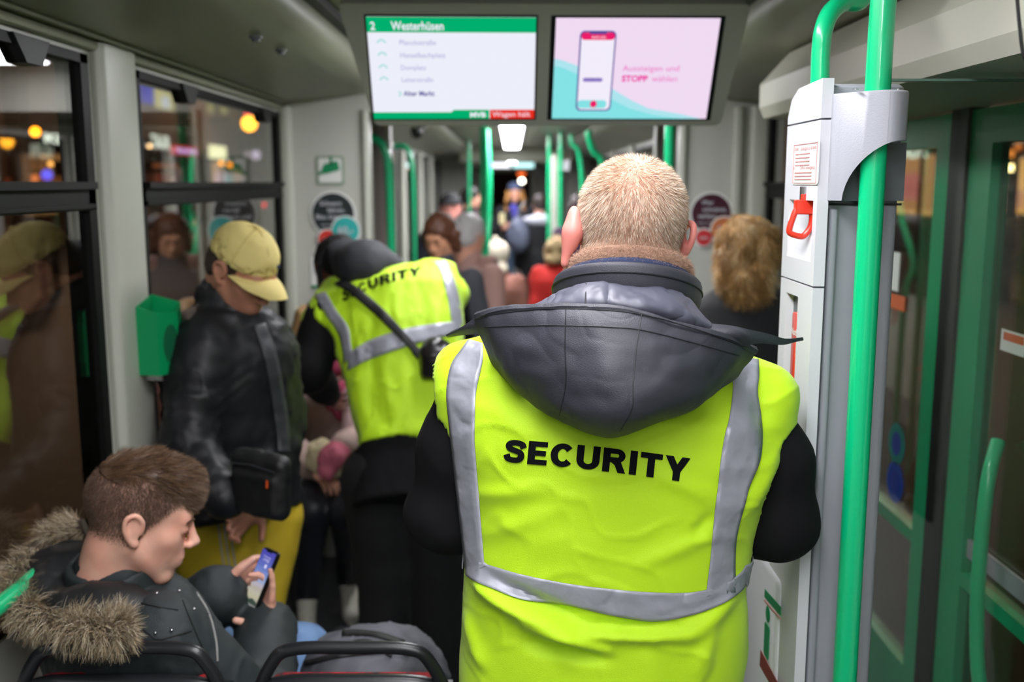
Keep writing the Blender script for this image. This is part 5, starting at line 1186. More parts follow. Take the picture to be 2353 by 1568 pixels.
    for v_ in tv:
        s_ = v_[0]/wmax; q = v_[1]/hmax; bl = (1157+(1581-1157)*s_, 1062+(1109-1062)*s_-4*math.sin(math.pi*s_)); tl = (1162+(1587-1162)*s_, 1010+(1054-1010)*s_-5*math.sin(math.pi*s_))
        h = hit(tree, bl[0]*(1-q)+tl[0]*q, bl[1]*(1-q)+tl[1]*q, .0034); out.append(h[0])
    mb = MB(); mb.add(out, tf); tag(mb.build('lettering', mat('black print', '#101114', .9, spec=.1), vest, fix=False), 'black SECURITY print')
    # collar stack
    Nk = P(1440, 668, 1.535)
    def ringc(name, a, b, dz0, prof, mt, tilt=.42, res=72, par=root, dx=0, wav=.0, dy=0):
        rings = []
        for i in range(res+1):
            ph = 2*math.pi*i/res; ca, sa = math.cos(ph), math.sin(ph); ring = []
            for (dr, dz) in prof:
                x_, y_ = (a+dr)*ca+dx, (b+dr)*sa+dy; ring.append(np.array(tuple(Nk))+R@np.array([x_, y_, dz0+dz-tilt*y_+wav*math.sin(5*ph)]))
            rings.append(ring)
        mb = MB(); mb.loft(rings); return mb.build(name, mt, par, smooth=True)
    def rp(w_, h, n=8): return [(w_*math.cos(t)*(1 if abs(math.cos(t)) > .2 else .8), h*np.sign(math.sin(t))*abs(math.sin(t))**.5) for t in [2*math.pi*k/16 for k in range(16)]]
    FL = mat('brown fleece', '#a07d68', .9, sheen=.4); KN = mat('navy knit', '#2b3554', .9, weave=260)
    CO = mat('charcoal softshell', '#34353d', .55, weave=800, bump=.03, bscale=60, crease=.15, crscale=12); LI = mat('shiny charcoal lining', '#4a4b58', .48, crease=.5, crscale=22)
    fo = ringc('fleece_collar', .086, .090, .020, rp(.010, .018), FL, .42)
    me = fo.data; fv = np.array([v_.co for v_ in me.vertices])+np.array(tuple(ORG[fo])); ff = np.array([tuple(p.vertices) for p in me.polygons if len(p.vertices) == 4])
    pts, nn = surf_samples(fv, ff, 34000, 5); nn = np.where(((pts-np.array(tuple(Nk)))*nn).sum(1, keepdims=True) < 0, -nn, nn)
    strands('fleece_pile', pts, nn+np.random.RandomState(2).normal(size=nn.shape)*.5, .0080, .0005, mat('fleece pile', '#bb9780', .8), fo, 3, .6, .05, 6)
    ringc('knit_collar', .096, .099, .0, rp(.006, .019), KN, .40)
    cl = ringc('jacket_collar', .106, .106, -.008, rp(.009, .022), CO, .36); ringc('collar_piping', .1155, .1155, -.004, rp(.0012, .0015), mat('dark seam', '#1c1d22', .6), .36, par=cl)
    m = MB(); m.tube([P(1398, 634, 1.415), P(1418, 636, 1.4145), P(1439, 638, 1.415)], .0010, 6); 
    # hood neck (lining) and hanging hood
    def dl(G, u, v): return (fbm(G*22, 11, 3)*.004+np.clip(ridge(G*np.array([26, 10, 18]), 4)-.6, 0, 1)*.006)
    rows = [[(1255, 712, 1.53), (1282, 672, 1.48), (1345, 652, 1.440), (1450, 656, 1.428), (1545, 672, 1.436), (1596, 705, 1.47), (1618, 752, 1.52)],
            [(1240, 712, 1.50), (1275, 682, 1.455), (1345, 668, 1.415), (1450, 672, 1.404), (1550, 688, 1.412), (1608, 718, 1.445), (1640, 762, 1.50)],
            [(1195, 718, 1.47), (1270, 702, 1.425), (1350, 698, 1.392), (1450, 702, 1.380), (1558, 722, 1.385), (1630, 748, 1.415), (1690, 785, 1.47)],
            [(1185, 745, 1.48), (1270, 740, 1.43), (1350, 735, 1.405), (1450, 740, 1.40), (1560, 762, 1.40), (1640, 780, 1.43), (1700, 805, 1.48)]]
    rows = [[P(*q) for q in r] for r in rows]; mb = patch(rows, 120, 40, .004, dl); hl = mb.build('hood_lining', LI, root, smooth=True, fix=False)
    for us in ((1347, 652, 1345, 700), (1502, 664, 1506, 712)):
        mm = MB(); mm.tube(sp([P(us[0], us[1], 1.434), P((us[0]+us[2])/2, (us[1]+us[3])/2, 1.405), P(us[2], us[3], 1.382)], 10), .0011, 6); mm.build('seam', mat('dark seam', '#1c1d22', .6), hl)
    def dh(G, u, v): 
        return (fbm(G*np.array([8, 8, 12]), 21, 3)*.009+fbm(G*np.array([22, 22, 30]), 27, 2)*.002+np.clip(ridge(G*np.array([11, 11, 16])+fbm(G*7, 2, 2)[..., None]*.6, 14)-.80, 0, 1)*.004)*np.sin(np.pi*np.clip(v, .06, 1))**.5*np.clip(np.minimum(u, 1-u)*12, 0, 1)-.004*np.exp(-((v-.17)/.018)**2)
    rows = [[(1100, 722, 1.50), (1170, 712, 1.46), (1260, 706, 1.42), (1360, 709, 1.385), (1450, 716, 1.370), (1570, 742, 1.375), (1650, 765, 1.40), (1735, 800, 1.47)],
            [(1096, 726, 1.50), (1168, 716, 1.452), (1260, 711, 1.412), (1360, 714, 1.376), (1450, 721, 1.361), (1570, 747, 1.366), (1650, 770, 1.391), (1733, 806, 1.465)],
            [(1100, 752, 1.505), (1165, 752, 1.440), (1255, 748, 1.395), (1360, 752, 1.355), (1450, 760, 1.342), (1570, 785, 1.350), (1650, 803, 1.380), (1722, 824, 1.470)],
            [(1118, 792, 1.51), (1175, 815, 1.430), (1262, 835, 1.370), (1365, 845, 1.325), (1450, 850, 1.315), (1560, 860, 1.330), (1640, 855, 1.372), (1705, 842, 1.475)],
            [(1132, 828, 1.51), (1195, 880, 1.425), (1280, 925, 1.365), (1370, 945, 1.322), (1445, 945, 1.316), (1540, 930, 1.335), (1620, 900, 1.380), (1692, 862, 1.475)],
            [(1142, 845, 1.51), (1212, 915, 1.435), (1292, 968, 1.388), (1372, 998, 1.362), (1435, 999, 1.358), (1520, 967, 1.372), (1608, 925, 1.405), (1684, 868, 1.48)],
            [(1148, 846, 1.52), (1222, 912, 1.455), (1300, 958, 1.425), (1375, 985, 1.41), (1430, 987, 1.41), (1515, 960, 1.415), (1600, 918, 1.435), (1680, 866, 1.49)]]
    rows = [[P(*q) for q in r] for r in rows]; mb = patch(rows, 170, 110, .004, dh); hd = mb.build('hood', CO, root, smooth=True, fix=False)
    ht = bvh(np.array([tuple(v_) for v_ in mb.v]), [f_ for f_ in mb.f])
    for line in ([(1112, 752), (1260, 748), (1400, 752), (1480, 760), (1600, 790), (1700, 818)], [(1300, 712), (1298, 800), (1300, 880), (1285, 955)], [(1474, 722), (1462, 800), (1455, 880), (1452, 940), (1425, 992)], [(1104, 726), (1260, 710), (1450, 719), (1600, 757), (1720, 800)]):
        q = []
        for p_ in spline([(u, v, 0) for u, v in line], 60):
            h = hit(ht, p_[0], p_[1], .0006)
            if h: q.append(h[0])
        mm = MB(); mm.tube(q, .0009, 5); mm.build('seam', mat('dark seam', '#1c1d22', .6), hd)
    # flaps at both hood corners
    rows = [[(1100, 720, 1.50), (1080, 738, 1.515), (1052, 757, 1.53), (1024, 770, 1.545)], [(1130, 735, 1.48), (1100, 748, 1.50), (1060, 762, 1.53), (1026, 773, 1.545)], [(1140, 762, 1.49), (1108, 768, 1.51), (1068, 770, 1.535), (1028, 776, 1.55)]]
    patch([[P(*q) for q in r] for r in rows], 24, 14, .004).build('hood_flap', CO, hd, smooth=True, fix=False)
    rows = [[(1600, 744, 1.43), (1668, 752, 1.42), (1712, 758, 1.43), (1760, 768, 1.46), (1800, 778, 1.49), (1840, 776, 1.52)], [(1640, 770, 1.41), (1690, 768, 1.41), (1722, 774, 1.43), (1765, 784, 1.46), (1800, 790, 1.49), (1841, 779, 1.52)], [(1690, 800, 1.43), (1712, 792, 1.43), (1735, 788, 1.44), (1770, 790, 1.465), (1802, 793, 1.49), (1841, 782, 1.52)]]
    patch([[P(*q) for q in r] for r in rows], 40, 16, .004).build('hood_flap', CO, hd, smooth=True, fix=False)
    return root
guard()

# ------------------------------------------------------------------ helpers for the other passengers
def seam_on(tree, pts, r, m_, par, name='seam', off=.001, n=40):
    q = []
    for p_ in spline([(u, v, 0) for u, v in pts], n):
        h = hit(tree, p_[0], p_[1], off)
        if h: q.append(h[0])
    if len(q) > 3: MB().tube(q, r, 6).build(name, m_, par, smooth=True)
def tape_on(tree, left, right, m_, par, n=30, k=5, off=.004, name='reflective_strip', th=.0015):
    A = spline([(u, v, 0) for u, v in left], n); B = spline([(u, v, 0) for u, v in right], n); G = []
    for i in range(n):
        row = [hit(tree, A[i][0]*(1-j/(k-1))+B[i][0]*j/(k-1), A[i][1]*(1-j/(k-1))+B[i][1]*j/(k-1), off) for j in range(k)]
        if all(row): G.append([h[0] for h in row])
    if len(G) < 2: return
    mb = MB(); mb.add([p for r in G for p in r], [(i*k+j, (i+1)*k+j, (i+1)*k+j+1, i*k+j+1) for i in range(len(G)-1) for j in range(k-1)])
    o = mb.build(name, m_, par, smooth=True, fix=False); md = o.modifiers.new('thickness', 'SOLIDIFY'); md.thickness = th; md.offset = 0; return o
REF2 = MATS['reflective tape']; VEST = MATS['yellow vest cloth']

# ------------------------------------------------------------------ second guard, bending over
def guard2():
    O = P(930, 1060, 3.06); N_ = P(905, 640, 3.40); r = (P(1060, 640, 3.36)-P(712, 705, 3.32)).normalized()
    base = Vector((O.x, 3.06, 0)); J = dict(f=Vector((-.2, .97, 0)), r=r, k=1., base=base, pelvis=O, neck=P(850, 650, 3.42), head=P(778, 622, 3.50))
    J['shL'] = P(752, 735, 3.30); J['shR'] = P(1020, 668, 3.42); J['elL'] = P(705, 850, 3.22); J['wrL'] = P(755, 905, 3.46); J['elR'] = P(1050, 830, 3.62); J['wrR'] = P(980, 900, 3.75)
    for s_, n in ((-1, 'L'), (1, 'R')):
        J['hip'+n] = O+Vector((s_*.09, .0, -.06)); J['kn'+n] = Vector((O.x+s_*.085+.01, 3.10, .50)); J['an'+n] = Vector((O.x+s_*.09+.01, 3.06, .09)); J['toe'+n] = Vector((O.x+s_*.10, 3.21, .035)); J['hd'+n] = None
    root, H, hm = person(J, 'security guard bending over the seated passenger in a yellow vest, dark hood and shoulder bag', skin=SKIND, res=.011, top=JBLK2, topadd=.0, hf=(-.55, .65, -.5), closed=True, build_top=False, legadd=.036, earo=.0, wf=.82, df=.80)
    sil = [(800, 640, 1040, 596, 3.44, .05), (748, 668, 1052, 606, 3.40, .085), (718, 706, 1060, 660, 3.34, .12), (742, 770, 1066, 740, 3.28, .128), (785, 850, 1066, 830, 3.21, .128), (806, 930, 1062, 920, 3.15, .125), (816, 1000, 1048, 985, 3.10, .122), (823, 1046, 1038, 1006, 3.07, .122)]
    z_ = (N_-O).normalized(); R = frame(z_, r); toL = lambda v: (np.array(tuple(v))-np.array(tuple(O)))@R; secs = []
    for (u0, v0, u1, v1, Y, b) in sil:
        a, c = toL(P(u0, v0, Y)), toL(P(u1, v1, Y)); secs.append(((a[2]+c[2])/2, (a[0]+c[0])/2, (a[1]+c[1])/2, abs(c[0]-a[0])/2*.97, b))
    S = SDF(.03); S.loft([(z, cx, cy, a*.91, b*.84) for z, cx, cy, a, b in secs], R, O); S.loft([(-.14, secs[-1][1], 0, .175, .13), (.04, secs[-1][1], 0, .165, .115)], R, O)
    for n in 'LR': S.cap(J['sh'+n], J['el'+n], .080, .074, k=.03); S.cap(J['el'+n], J['wr'+n], .072, .045, k=.03)
    vs, F = S.mesh(.010); vs = cloth(vs, F, .006, (8, 8, 8), 9, cr=.002); link('jacket', mesh_np('jacket', vs, F), JBLK2, root)
    S = SDF(.03); S.loft(secs, R, O, ex=2.5); S.cap(P(800, 700, 3.36), P(750, 745, 3.30), .075, .082, k=.03); S.cap(P(1000, 640, 3.42), P(1030, 680, 3.38), .07, .07, k=.03)
    S.cap(P(715, 800, 3.20), P(690, 900, 3.2), .085, .09, 's', .005)
    vs, F = S.mesh(.008, 2); L_ = (vs-np.array(tuple(O)))@R; N = normals(vs, F); vs = vs+N*(fbm(L_*np.array([14, 8, 5]), 31, 3)*.010+np.clip(ridge(L_*np.array([22, 8, 7]), 4)-.7, 0, 1)*.012)[:, None]
    vest = link('vest', mesh_np('vest', vs, F), VEST, root); tree = bvh(vs, F)
    tape_on(tree, [(722, 678), (748, 722), (775, 762), (786, 800), (790, 838)], [(748, 670), (772, 712), (800, 752), (806, 790), (810, 812)], REF2, vest)
    tape_on(tree, [(988, 592), (1012, 625), (1028, 680), (1038, 735), (1040, 745)], [(1018, 590), (1038, 625), (1054, 680), (1062, 735), (1063, 745)], REF2, vest)
    tape_on(tree, [(800, 812), (850, 782), (930, 756), (1000, 744), (1055, 738)], [(798, 852), (850, 826), (930, 798), (1000, 778), (1062, 766)], REF2, vest, n=50)
    tv, tf = block_text('SECURITY'); wm = max(v_[0] for v_ in tv); bl = spline([(788, 694, 0), (838, 670, 0), (900, 648, 0), (966, 631, 0)], 101); tl = spline([(786, 668, 0), (834, 648, 0), (898, 626, 0), (968, 612, 0)], 101); out = []
    for v_ in tv:
        i = min(100, int(v_[0]/wm*100)); f = v_[0]/wm*100-i; j = min(100, i+1); q = v_[1]
        a = bl[i]*(1-f)+bl[j]*f; b = tl[i]*(1-f)+tl[j]*f; h = hit(tree, a[0]*(1-q)+b[0]*q, a[1]*(1-q)+b[1]*q, .004); out.append(h[0] if h else P(a[0], a[1], 3.3))
    mb = MB(); mb.add(out, tf); tag(mb.build('lettering', MATS['black print'], vest, fix=False), 'black SECURITY print')
    # hood of the jacket, up at the back of the head
    hair_cap(root, H, mat('black hair', '#100d0c', .8), t=.004, res=.008)
    HD = mat('dark grey hood cloth', '#2a2c31', .75, crease=.3, crscale=9)
    S = SDF(.03); S.ell(P(838, 615, 3.36), (.105, .11, .095)); S.ell(P(796, 618, 3.46), (.100, .115, .108)); S.cap(P(860, 650, 3.36), P(900, 620, 3.36), .06, .05); S.ell(P(752, 635, 3.42), (.020, .16, .09), op='s', k=.01)
    vs, F = S.mesh(.008, 2); vs = cloth(vs, F, .007, (9, 9, 9), 3); link('hood', mesh_np('hood', vs, F), HD, root)
    return tree, root
g2t, g2 = guard2()
# shoulder bag of the bending guard
t = thing('shoulder_bag', P(1000, 860, 3.05), 'black shoulder bag with wide strap hanging across the bending guard\'s back', 'bag')
S = SDF(.02); S.ell(P(1002, 822, 3.08), (.055, .05, .062)); S.box(P(1004, 835, 3.07), (.05, .035, .05), rd=.02); vs, F = S.mesh(.006); vs = cloth(vs, F, .006, (20, 20, 20), 3); link('bag_body', mesh_np('bag', vs, F), mat('brown black leather', '#1d191a', .35, crease=.3, crscale=20), t)
tape_on(g2t, [(768, 652), (800, 672), (850, 712), (900, 760), (940, 800), (958, 826)], [(790, 640), (826, 664), (874, 704), (920, 752), (955, 792), (972, 818)], mat('black webbing', '#0f0f11', .6), t, n=50, k=4, off=.012, name='strap', th=.003)
q = P(958, 812, 3.12); MB().rbox((q.x-.014, q.y-.02, q.z-.03), (q.x+.014, q.y-.005, q.z+.02), .005).build('strap_buckle', BLACKP, t, smooth=True)

# ------------------------------------------------------------------ young man in the yellow cap
def capman():
    J = dict(f=Vector((.62, -.78, 0)), r=Vector((-.78, -.62, 0)), k=.98, pelvis=P(548, 1165, 2.78), neck=P(520, 712, 2.78), head=P(556, 622, 2.74)); J['base'] = Vector((J['pelvis'].x, 2.78, 0))
    J['shR'] = P(470, 785, 2.68); J['elR'] = P(432, 1015, 2.58); J['wrR'] = P(520, 1160, 2.46); J['shL'] = P(606, 790, 2.88); J['elL'] = P(645, 960, 2.86); J['wrL'] = P(600, 1150, 2.66)
    for s_, n in ((1, 'L'), (-1, 'R')):
        J['hip'+n] = J['pelvis']+Vector((s_*.065, s_*.03, -.04)); J['kn'+n] = Vector((J['pelvis'].x+s_*.062-.030, 2.74-s_*.03, .50)); J['an'+n] = Vector((J['pelvis'].x+s_*.065-.035, 2.76-s_*.04, .09)); J['toe'+n] = Vector((J['pelvis'].x+s_*.065+.03, 2.66-s_*.04, .035))
    J['hdR'] = dict(d=(.85, .1, .25), n=(.1, .9, 0), side=1, curl=.5, thumb=(.7, -.2, .6)); J['hdL'] = dict(d=(-.5, -.5, -.4), n=(.6, -.5, .2), side=-1, curl=.6)
    YP = mat('yellow track trousers', '#c7ab22', .75, crease=.2, crscale=6)
    PUF = mat('black puffer nylon', '#17181b', .50, crease=.6, crscale=9, spec=.35, bump=.15, bscale=30)
    root, H, hm = person(J, 'young man standing at the pillar in yellow cap, black puffer jacket and yellow trousers', res=.010, hres=.005, top=PUF, topadd=.037, trousers=YP, puff=(4, .007), hf=(.74, -.40, -.54), closed=True, legadd=.036, amp=.010, cr=.005, jname='puffer_jacket', shoes=mat('white shoe', '#d8d8d4', .5), skin=mat('skin tan', '#b98068', .5, sss=.1))
    face_parts(root, H, True)
    # high zipped collar
    S = SDF(.02); S.cap(P(512, 752, 2.79), P(528, 715, 2.76), .088, .072); vs, F = S.mesh(.008); vs = cloth(vs, F, .005); link('collar', mesh_np('collar', vs, F), PUF, root)
    # cap
    CP = mat('pale yellow cotton', '#e0cd82', .8, weave=500, bump=.08, bscale=40); cap_ = None
    S = SDF(.012); H.e(S, (0, -.012, .046), (.086, .106, .088)); H.e(S, (0, -.012, .040), (.081, .101, .083), 's', .002); S.half(H.w(0, 0, .030), H.w(0, .06, -1)-H.w(0, 0, 0)); vs, F = S.mesh(.005, 1); vs = cloth(vs, F, .004, (16, 16, 16), 2)
    cap_ = tag(link('baseball_cap', mesh_np('crown', vs, F), CP, root), 'pale yellow baseball cap')
    rows = []
    for (y, zz, w_, dr) in ((.072, .032, .078, .026), (.110, .036, .080, .028), (.145, .030, .068, .026), (.168, .020, .038, .012)):
        rows.append([Vector(H.w(x*w_, y-abs(x)**2.2*(.052 if y < .16 else .02), zz-abs(x)**2*dr)) for x in (-1, -.7, -.35, 0, .35, .7, 1)])
    patch(rows, 40, 26, .003).build('brim', CP, cap_, smooth=True, fix=False)
    MB().ball(H.w(0, -.012, .134), .008, 6).build('top_button', CP, cap_, smooth=True)
    c = Vector(H.w(-.028, .082, .068)); MB().ball(c, .007, 6).build('emblem', mat('navy thread', '#2a3050', .7), cap_)
    for k in range(3):
        a_ = math.pi*k/3+.3; MB().tube([H.w(.0865*math.cos(a_)*math.cos(t_), -.012+.1065*math.sin(a_)*math.cos(t_), .046+.0885*math.sin(t_)) for t_ in [math.radians(-8+196*i/30) for i in range(31)] if math.sin(t_) > -.05], .0010, 5).build('panel_seam', mat('cap seam', '#b8a45e', .8), cap_)
    # short hair below the cap
    hair_cap(root, H, mat('dark short hair', '#3a2a22', .8), t=.003, res=.006, low=-.02)
    # three stripes down the trouser leg
    leg_tree = None
    for o in root.children:
        if o.name.startswith('trousers'): leg_tree = o
    vs = [tuple(v_.co+ORG[leg_tree]) for v_ in leg_tree.data.vertices]; fs = [tuple(p.vertices) for p in leg_tree.data.polygons]; tr = BVHTree.FromPolygons(vs, fs)
    for k in range(3): tape_on(tr, [(498+k*13, 1195), (506+k*13, 1260), (516+k*13, 1330), (530+k*12, 1450)], [(503+k*13, 1195), (511+k*13, 1260), (521+k*13, 1330), (535+k*12, 1450)], mat('grey stripe', '#a8a592', .8), leg_tree, k=3, off=.003, name='side_stripe')
    jk = [o for o in root.children if o.name.startswith('puffer')][0]; vs = [tuple(v_.co+ORG[jk]) for v_ in jk.data.vertices]; return root, BVHTree.FromPolygons(vs, [tuple(p.vertices) for p in jk.data.polygons])
cm, cmt = capman()
t = thing('crossbody_bag', P(590, 1195, 2.44), 'black crossbody bag with a small orange tag held by the young man in the cap', 'bag')
BG = mat('black bag nylon', '#0e0f11', .5, weave=600, bump=.1, bscale=60)
c = P(600, 1112, 2.44); Rb = frame((.05, 0, 1), (.85, -.45, 0)); 
S = SDF(.01); S.box(c, (.090, .028, .085), Rb, .026); S.box(Vector(c)+Vector(Rb@np.array([0, -.024, -.02])), (.074, .014, .055), Rb, .014); vs, F = S.mesh(.005, 2); vs = cloth(vs, F, .003, (20, 20, 20), 3); link('bag_body', mesh_np('bag', vs, F), BG, t)
w2 = lambda x, y, z: Vector(c)+Vector(Rb@np.array([x, y, z]))
MB().tube([w2(-.072, -.034, .050), w2(0, -.037, .058), w2(.072, -.034, .050)], .0025, 6).build('zip', mat('zip dark', '#2a2b2e', .4), t); MB().hexa([w2(.052, -.041, .008), w2(.056, -.041, .008), w2(.056, -.038, .008), w2(.052, -.038, .008), w2(.052, -.041, .028), w2(.056, -.041, .028), w2(.056, -.038, .028), w2(.052, -.038, .028)]).build('orange_tag', mat('orange tag', '#d8541c', .5), t)
tape_on(cmt, [(582, 748), (606, 820), (622, 900), (634, 980), (640, 1040)], [(610, 742), (636, 815), (652, 895), (664, 975), (668, 1040)], mat('grey webbing', '#303236', .55), t, n=40, k=4, off=.008, name='strap', th=.003)

# ------------------------------------------------------------------ seated passenger between them
def girl():
    hp = Vector((-.70, 4.14, .56)); kR, kL = P(716, 1172, 3.62), P(800, 1175, 3.60)      # her right is on the left of the picture
    J = dict(f=Vector((-.1, -1, 0)), r=Vector((-1, .1, 0)), k=.93, base=Vector((hp.x, 4.1, 0)), pelvis=hp, neck=Vector((-.735, 4.02, 1.00)), head=Vector((-.76, 3.95, 1.17)))
    J['shR'] = J['neck']+Vector((-.15, 0, -.05)); J['shL'] = J['neck']+Vector((.15, .0, -.05)); J['elR'] = Vector((-.93, 3.88, .73)); J['elL'] = Vector((-.56, 3.85, .73)); J['wrR'] = P(725, 1075, 3.72); J['wrL'] = P(790, 1020, 3.62)
    J['hipR'] = hp+Vector((-.09, 0, 0)); J['hipL'] = hp+Vector((.09, 0, 0)); J['knR'] = kR; J['knL'] = kL; J['anR'] = P(705, 1365, 3.76); J['anL'] = P(803, 1345, 3.92)
    J['toeR'] = P(704, 1432, 3.62); J['toeL'] = P(806, 1392, 3.78); J['toeR'].z = J['toeL'].z = .035; J['anR'].z = J['anL'].z = .12
    J['hdR'] = dict(d=(.5, -.5, -.3), n=(0, .3, -1), curl=.5); J['hdL'] = dict(d=(-.45, -.5, -.5), n=(0, .5, -.8), curl=.6)
    root, H, hm = person(J, 'seated passenger in a pale pink coat, dark leggings and white trainers behind the bending guard', res=.011, top=mat('pale pink coat', '#b9a096', .85, crease=.3, crscale=8, col2='#a89086', cscale=6), topadd=.04, trousers=mat('navy leggings', '#181a24', .5), hf=(.1, -.9, -.35), closed=True, shoes=mat('off white canvas', '#c9c5ba', .7, col2='#b8b4a8', cscale=60), jname='coat', amp=.010, cr=.004, legadd=.014)
    face_parts(root, H, True)
    BH = mat('blond long hair', '#b08a5c', .5); hair_cap(root, H, BH, t=.012)
    def band(cx, s_): return [H.w(cx, -.03, .06), H.w(cx*1.25, -.01, -.02), H.w(cx*1.2, .02, -.12), H.w(cx*1.15, .05, -.24)]
    for s_ in (-1, 1):
        S = SDF(.02); b_ = band(s_*.075, s_)
        for a, c_, r0, r1 in zip(b_[:-1], b_[1:], (.035, .035, .03), (.035, .03, .018)): S.cap(a, c_, r0, r1)
        vs, F = S.mesh(.008); vs = cloth(vs, F, .008, (30, 30, 6), 2); link('hair', mesh_np('hair', vs, F), BH, root)
    SC_ = [('#8c2f48', 0), ('#d8b8bc', 1), ('#b05468', 2)]
    for i, (col, k) in enumerate(SC_):
        S = SDF(.02); 
        if k == 0: S.cap(J['neck']+Vector((-.07, -.07, .02)), J['neck']+Vector((.09, -.07, .0)), .045, .05); S.cap(P(775, 900, 3.85), P(785, 950, 3.83), .05, .035)
        if k == 1: S.cap(P(798, 905, 3.82), P(806, 1000, 3.80), .025, .035)
        if k == 2: S.cap(P(745, 885, 3.84), P(762, 935, 3.83), .04, .02)
        vs, F = S.mesh(.008); vs = cloth(vs, F, .008, (22, 22, 8), 4, cr=.003); link('scarf', mesh_np('scarf', vs, F), mat('scarf '+col, col, .9, weave=200), root)
    S = SDF(.02); S.cap(P(800, 1018, 3.64), P(765, 1050, 3.56), .040, .044); S.cap(P(765, 1050, 3.56), P(750, 1085, 3.54), .044, .034); vs, F = S.mesh(.007); vs = cloth(vs, F, .007, (30, 30, 12), 6, cr=.003, crs=30); link('knit_mitten', mesh_np('mitten', vs, F), mat('rose knit', '#b05a6c', .9, weave=160), root)
girl()
t = thing('fleece_bag', P(760, 1090, 3.62), 'small cream fleece bag on the lap of the seated passenger', 'bag'); S = SDF(.03); S.ell(P(735, 1048, 3.62), (.055, .04, .065)); S.ell(P(800, 1062, 3.62), (.05, .04, .05)); S.ell(P(765, 1070, 3.62), (.07, .04, .04))
vs, F = S.mesh(.007); vs = cloth(vs, F, .008, (30, 30, 30), 4); link('bag_body', mesh_np('bag', vs, F), mat('cream fleece', '#c9bb96', .95, bump=.5, bscale=90), t)

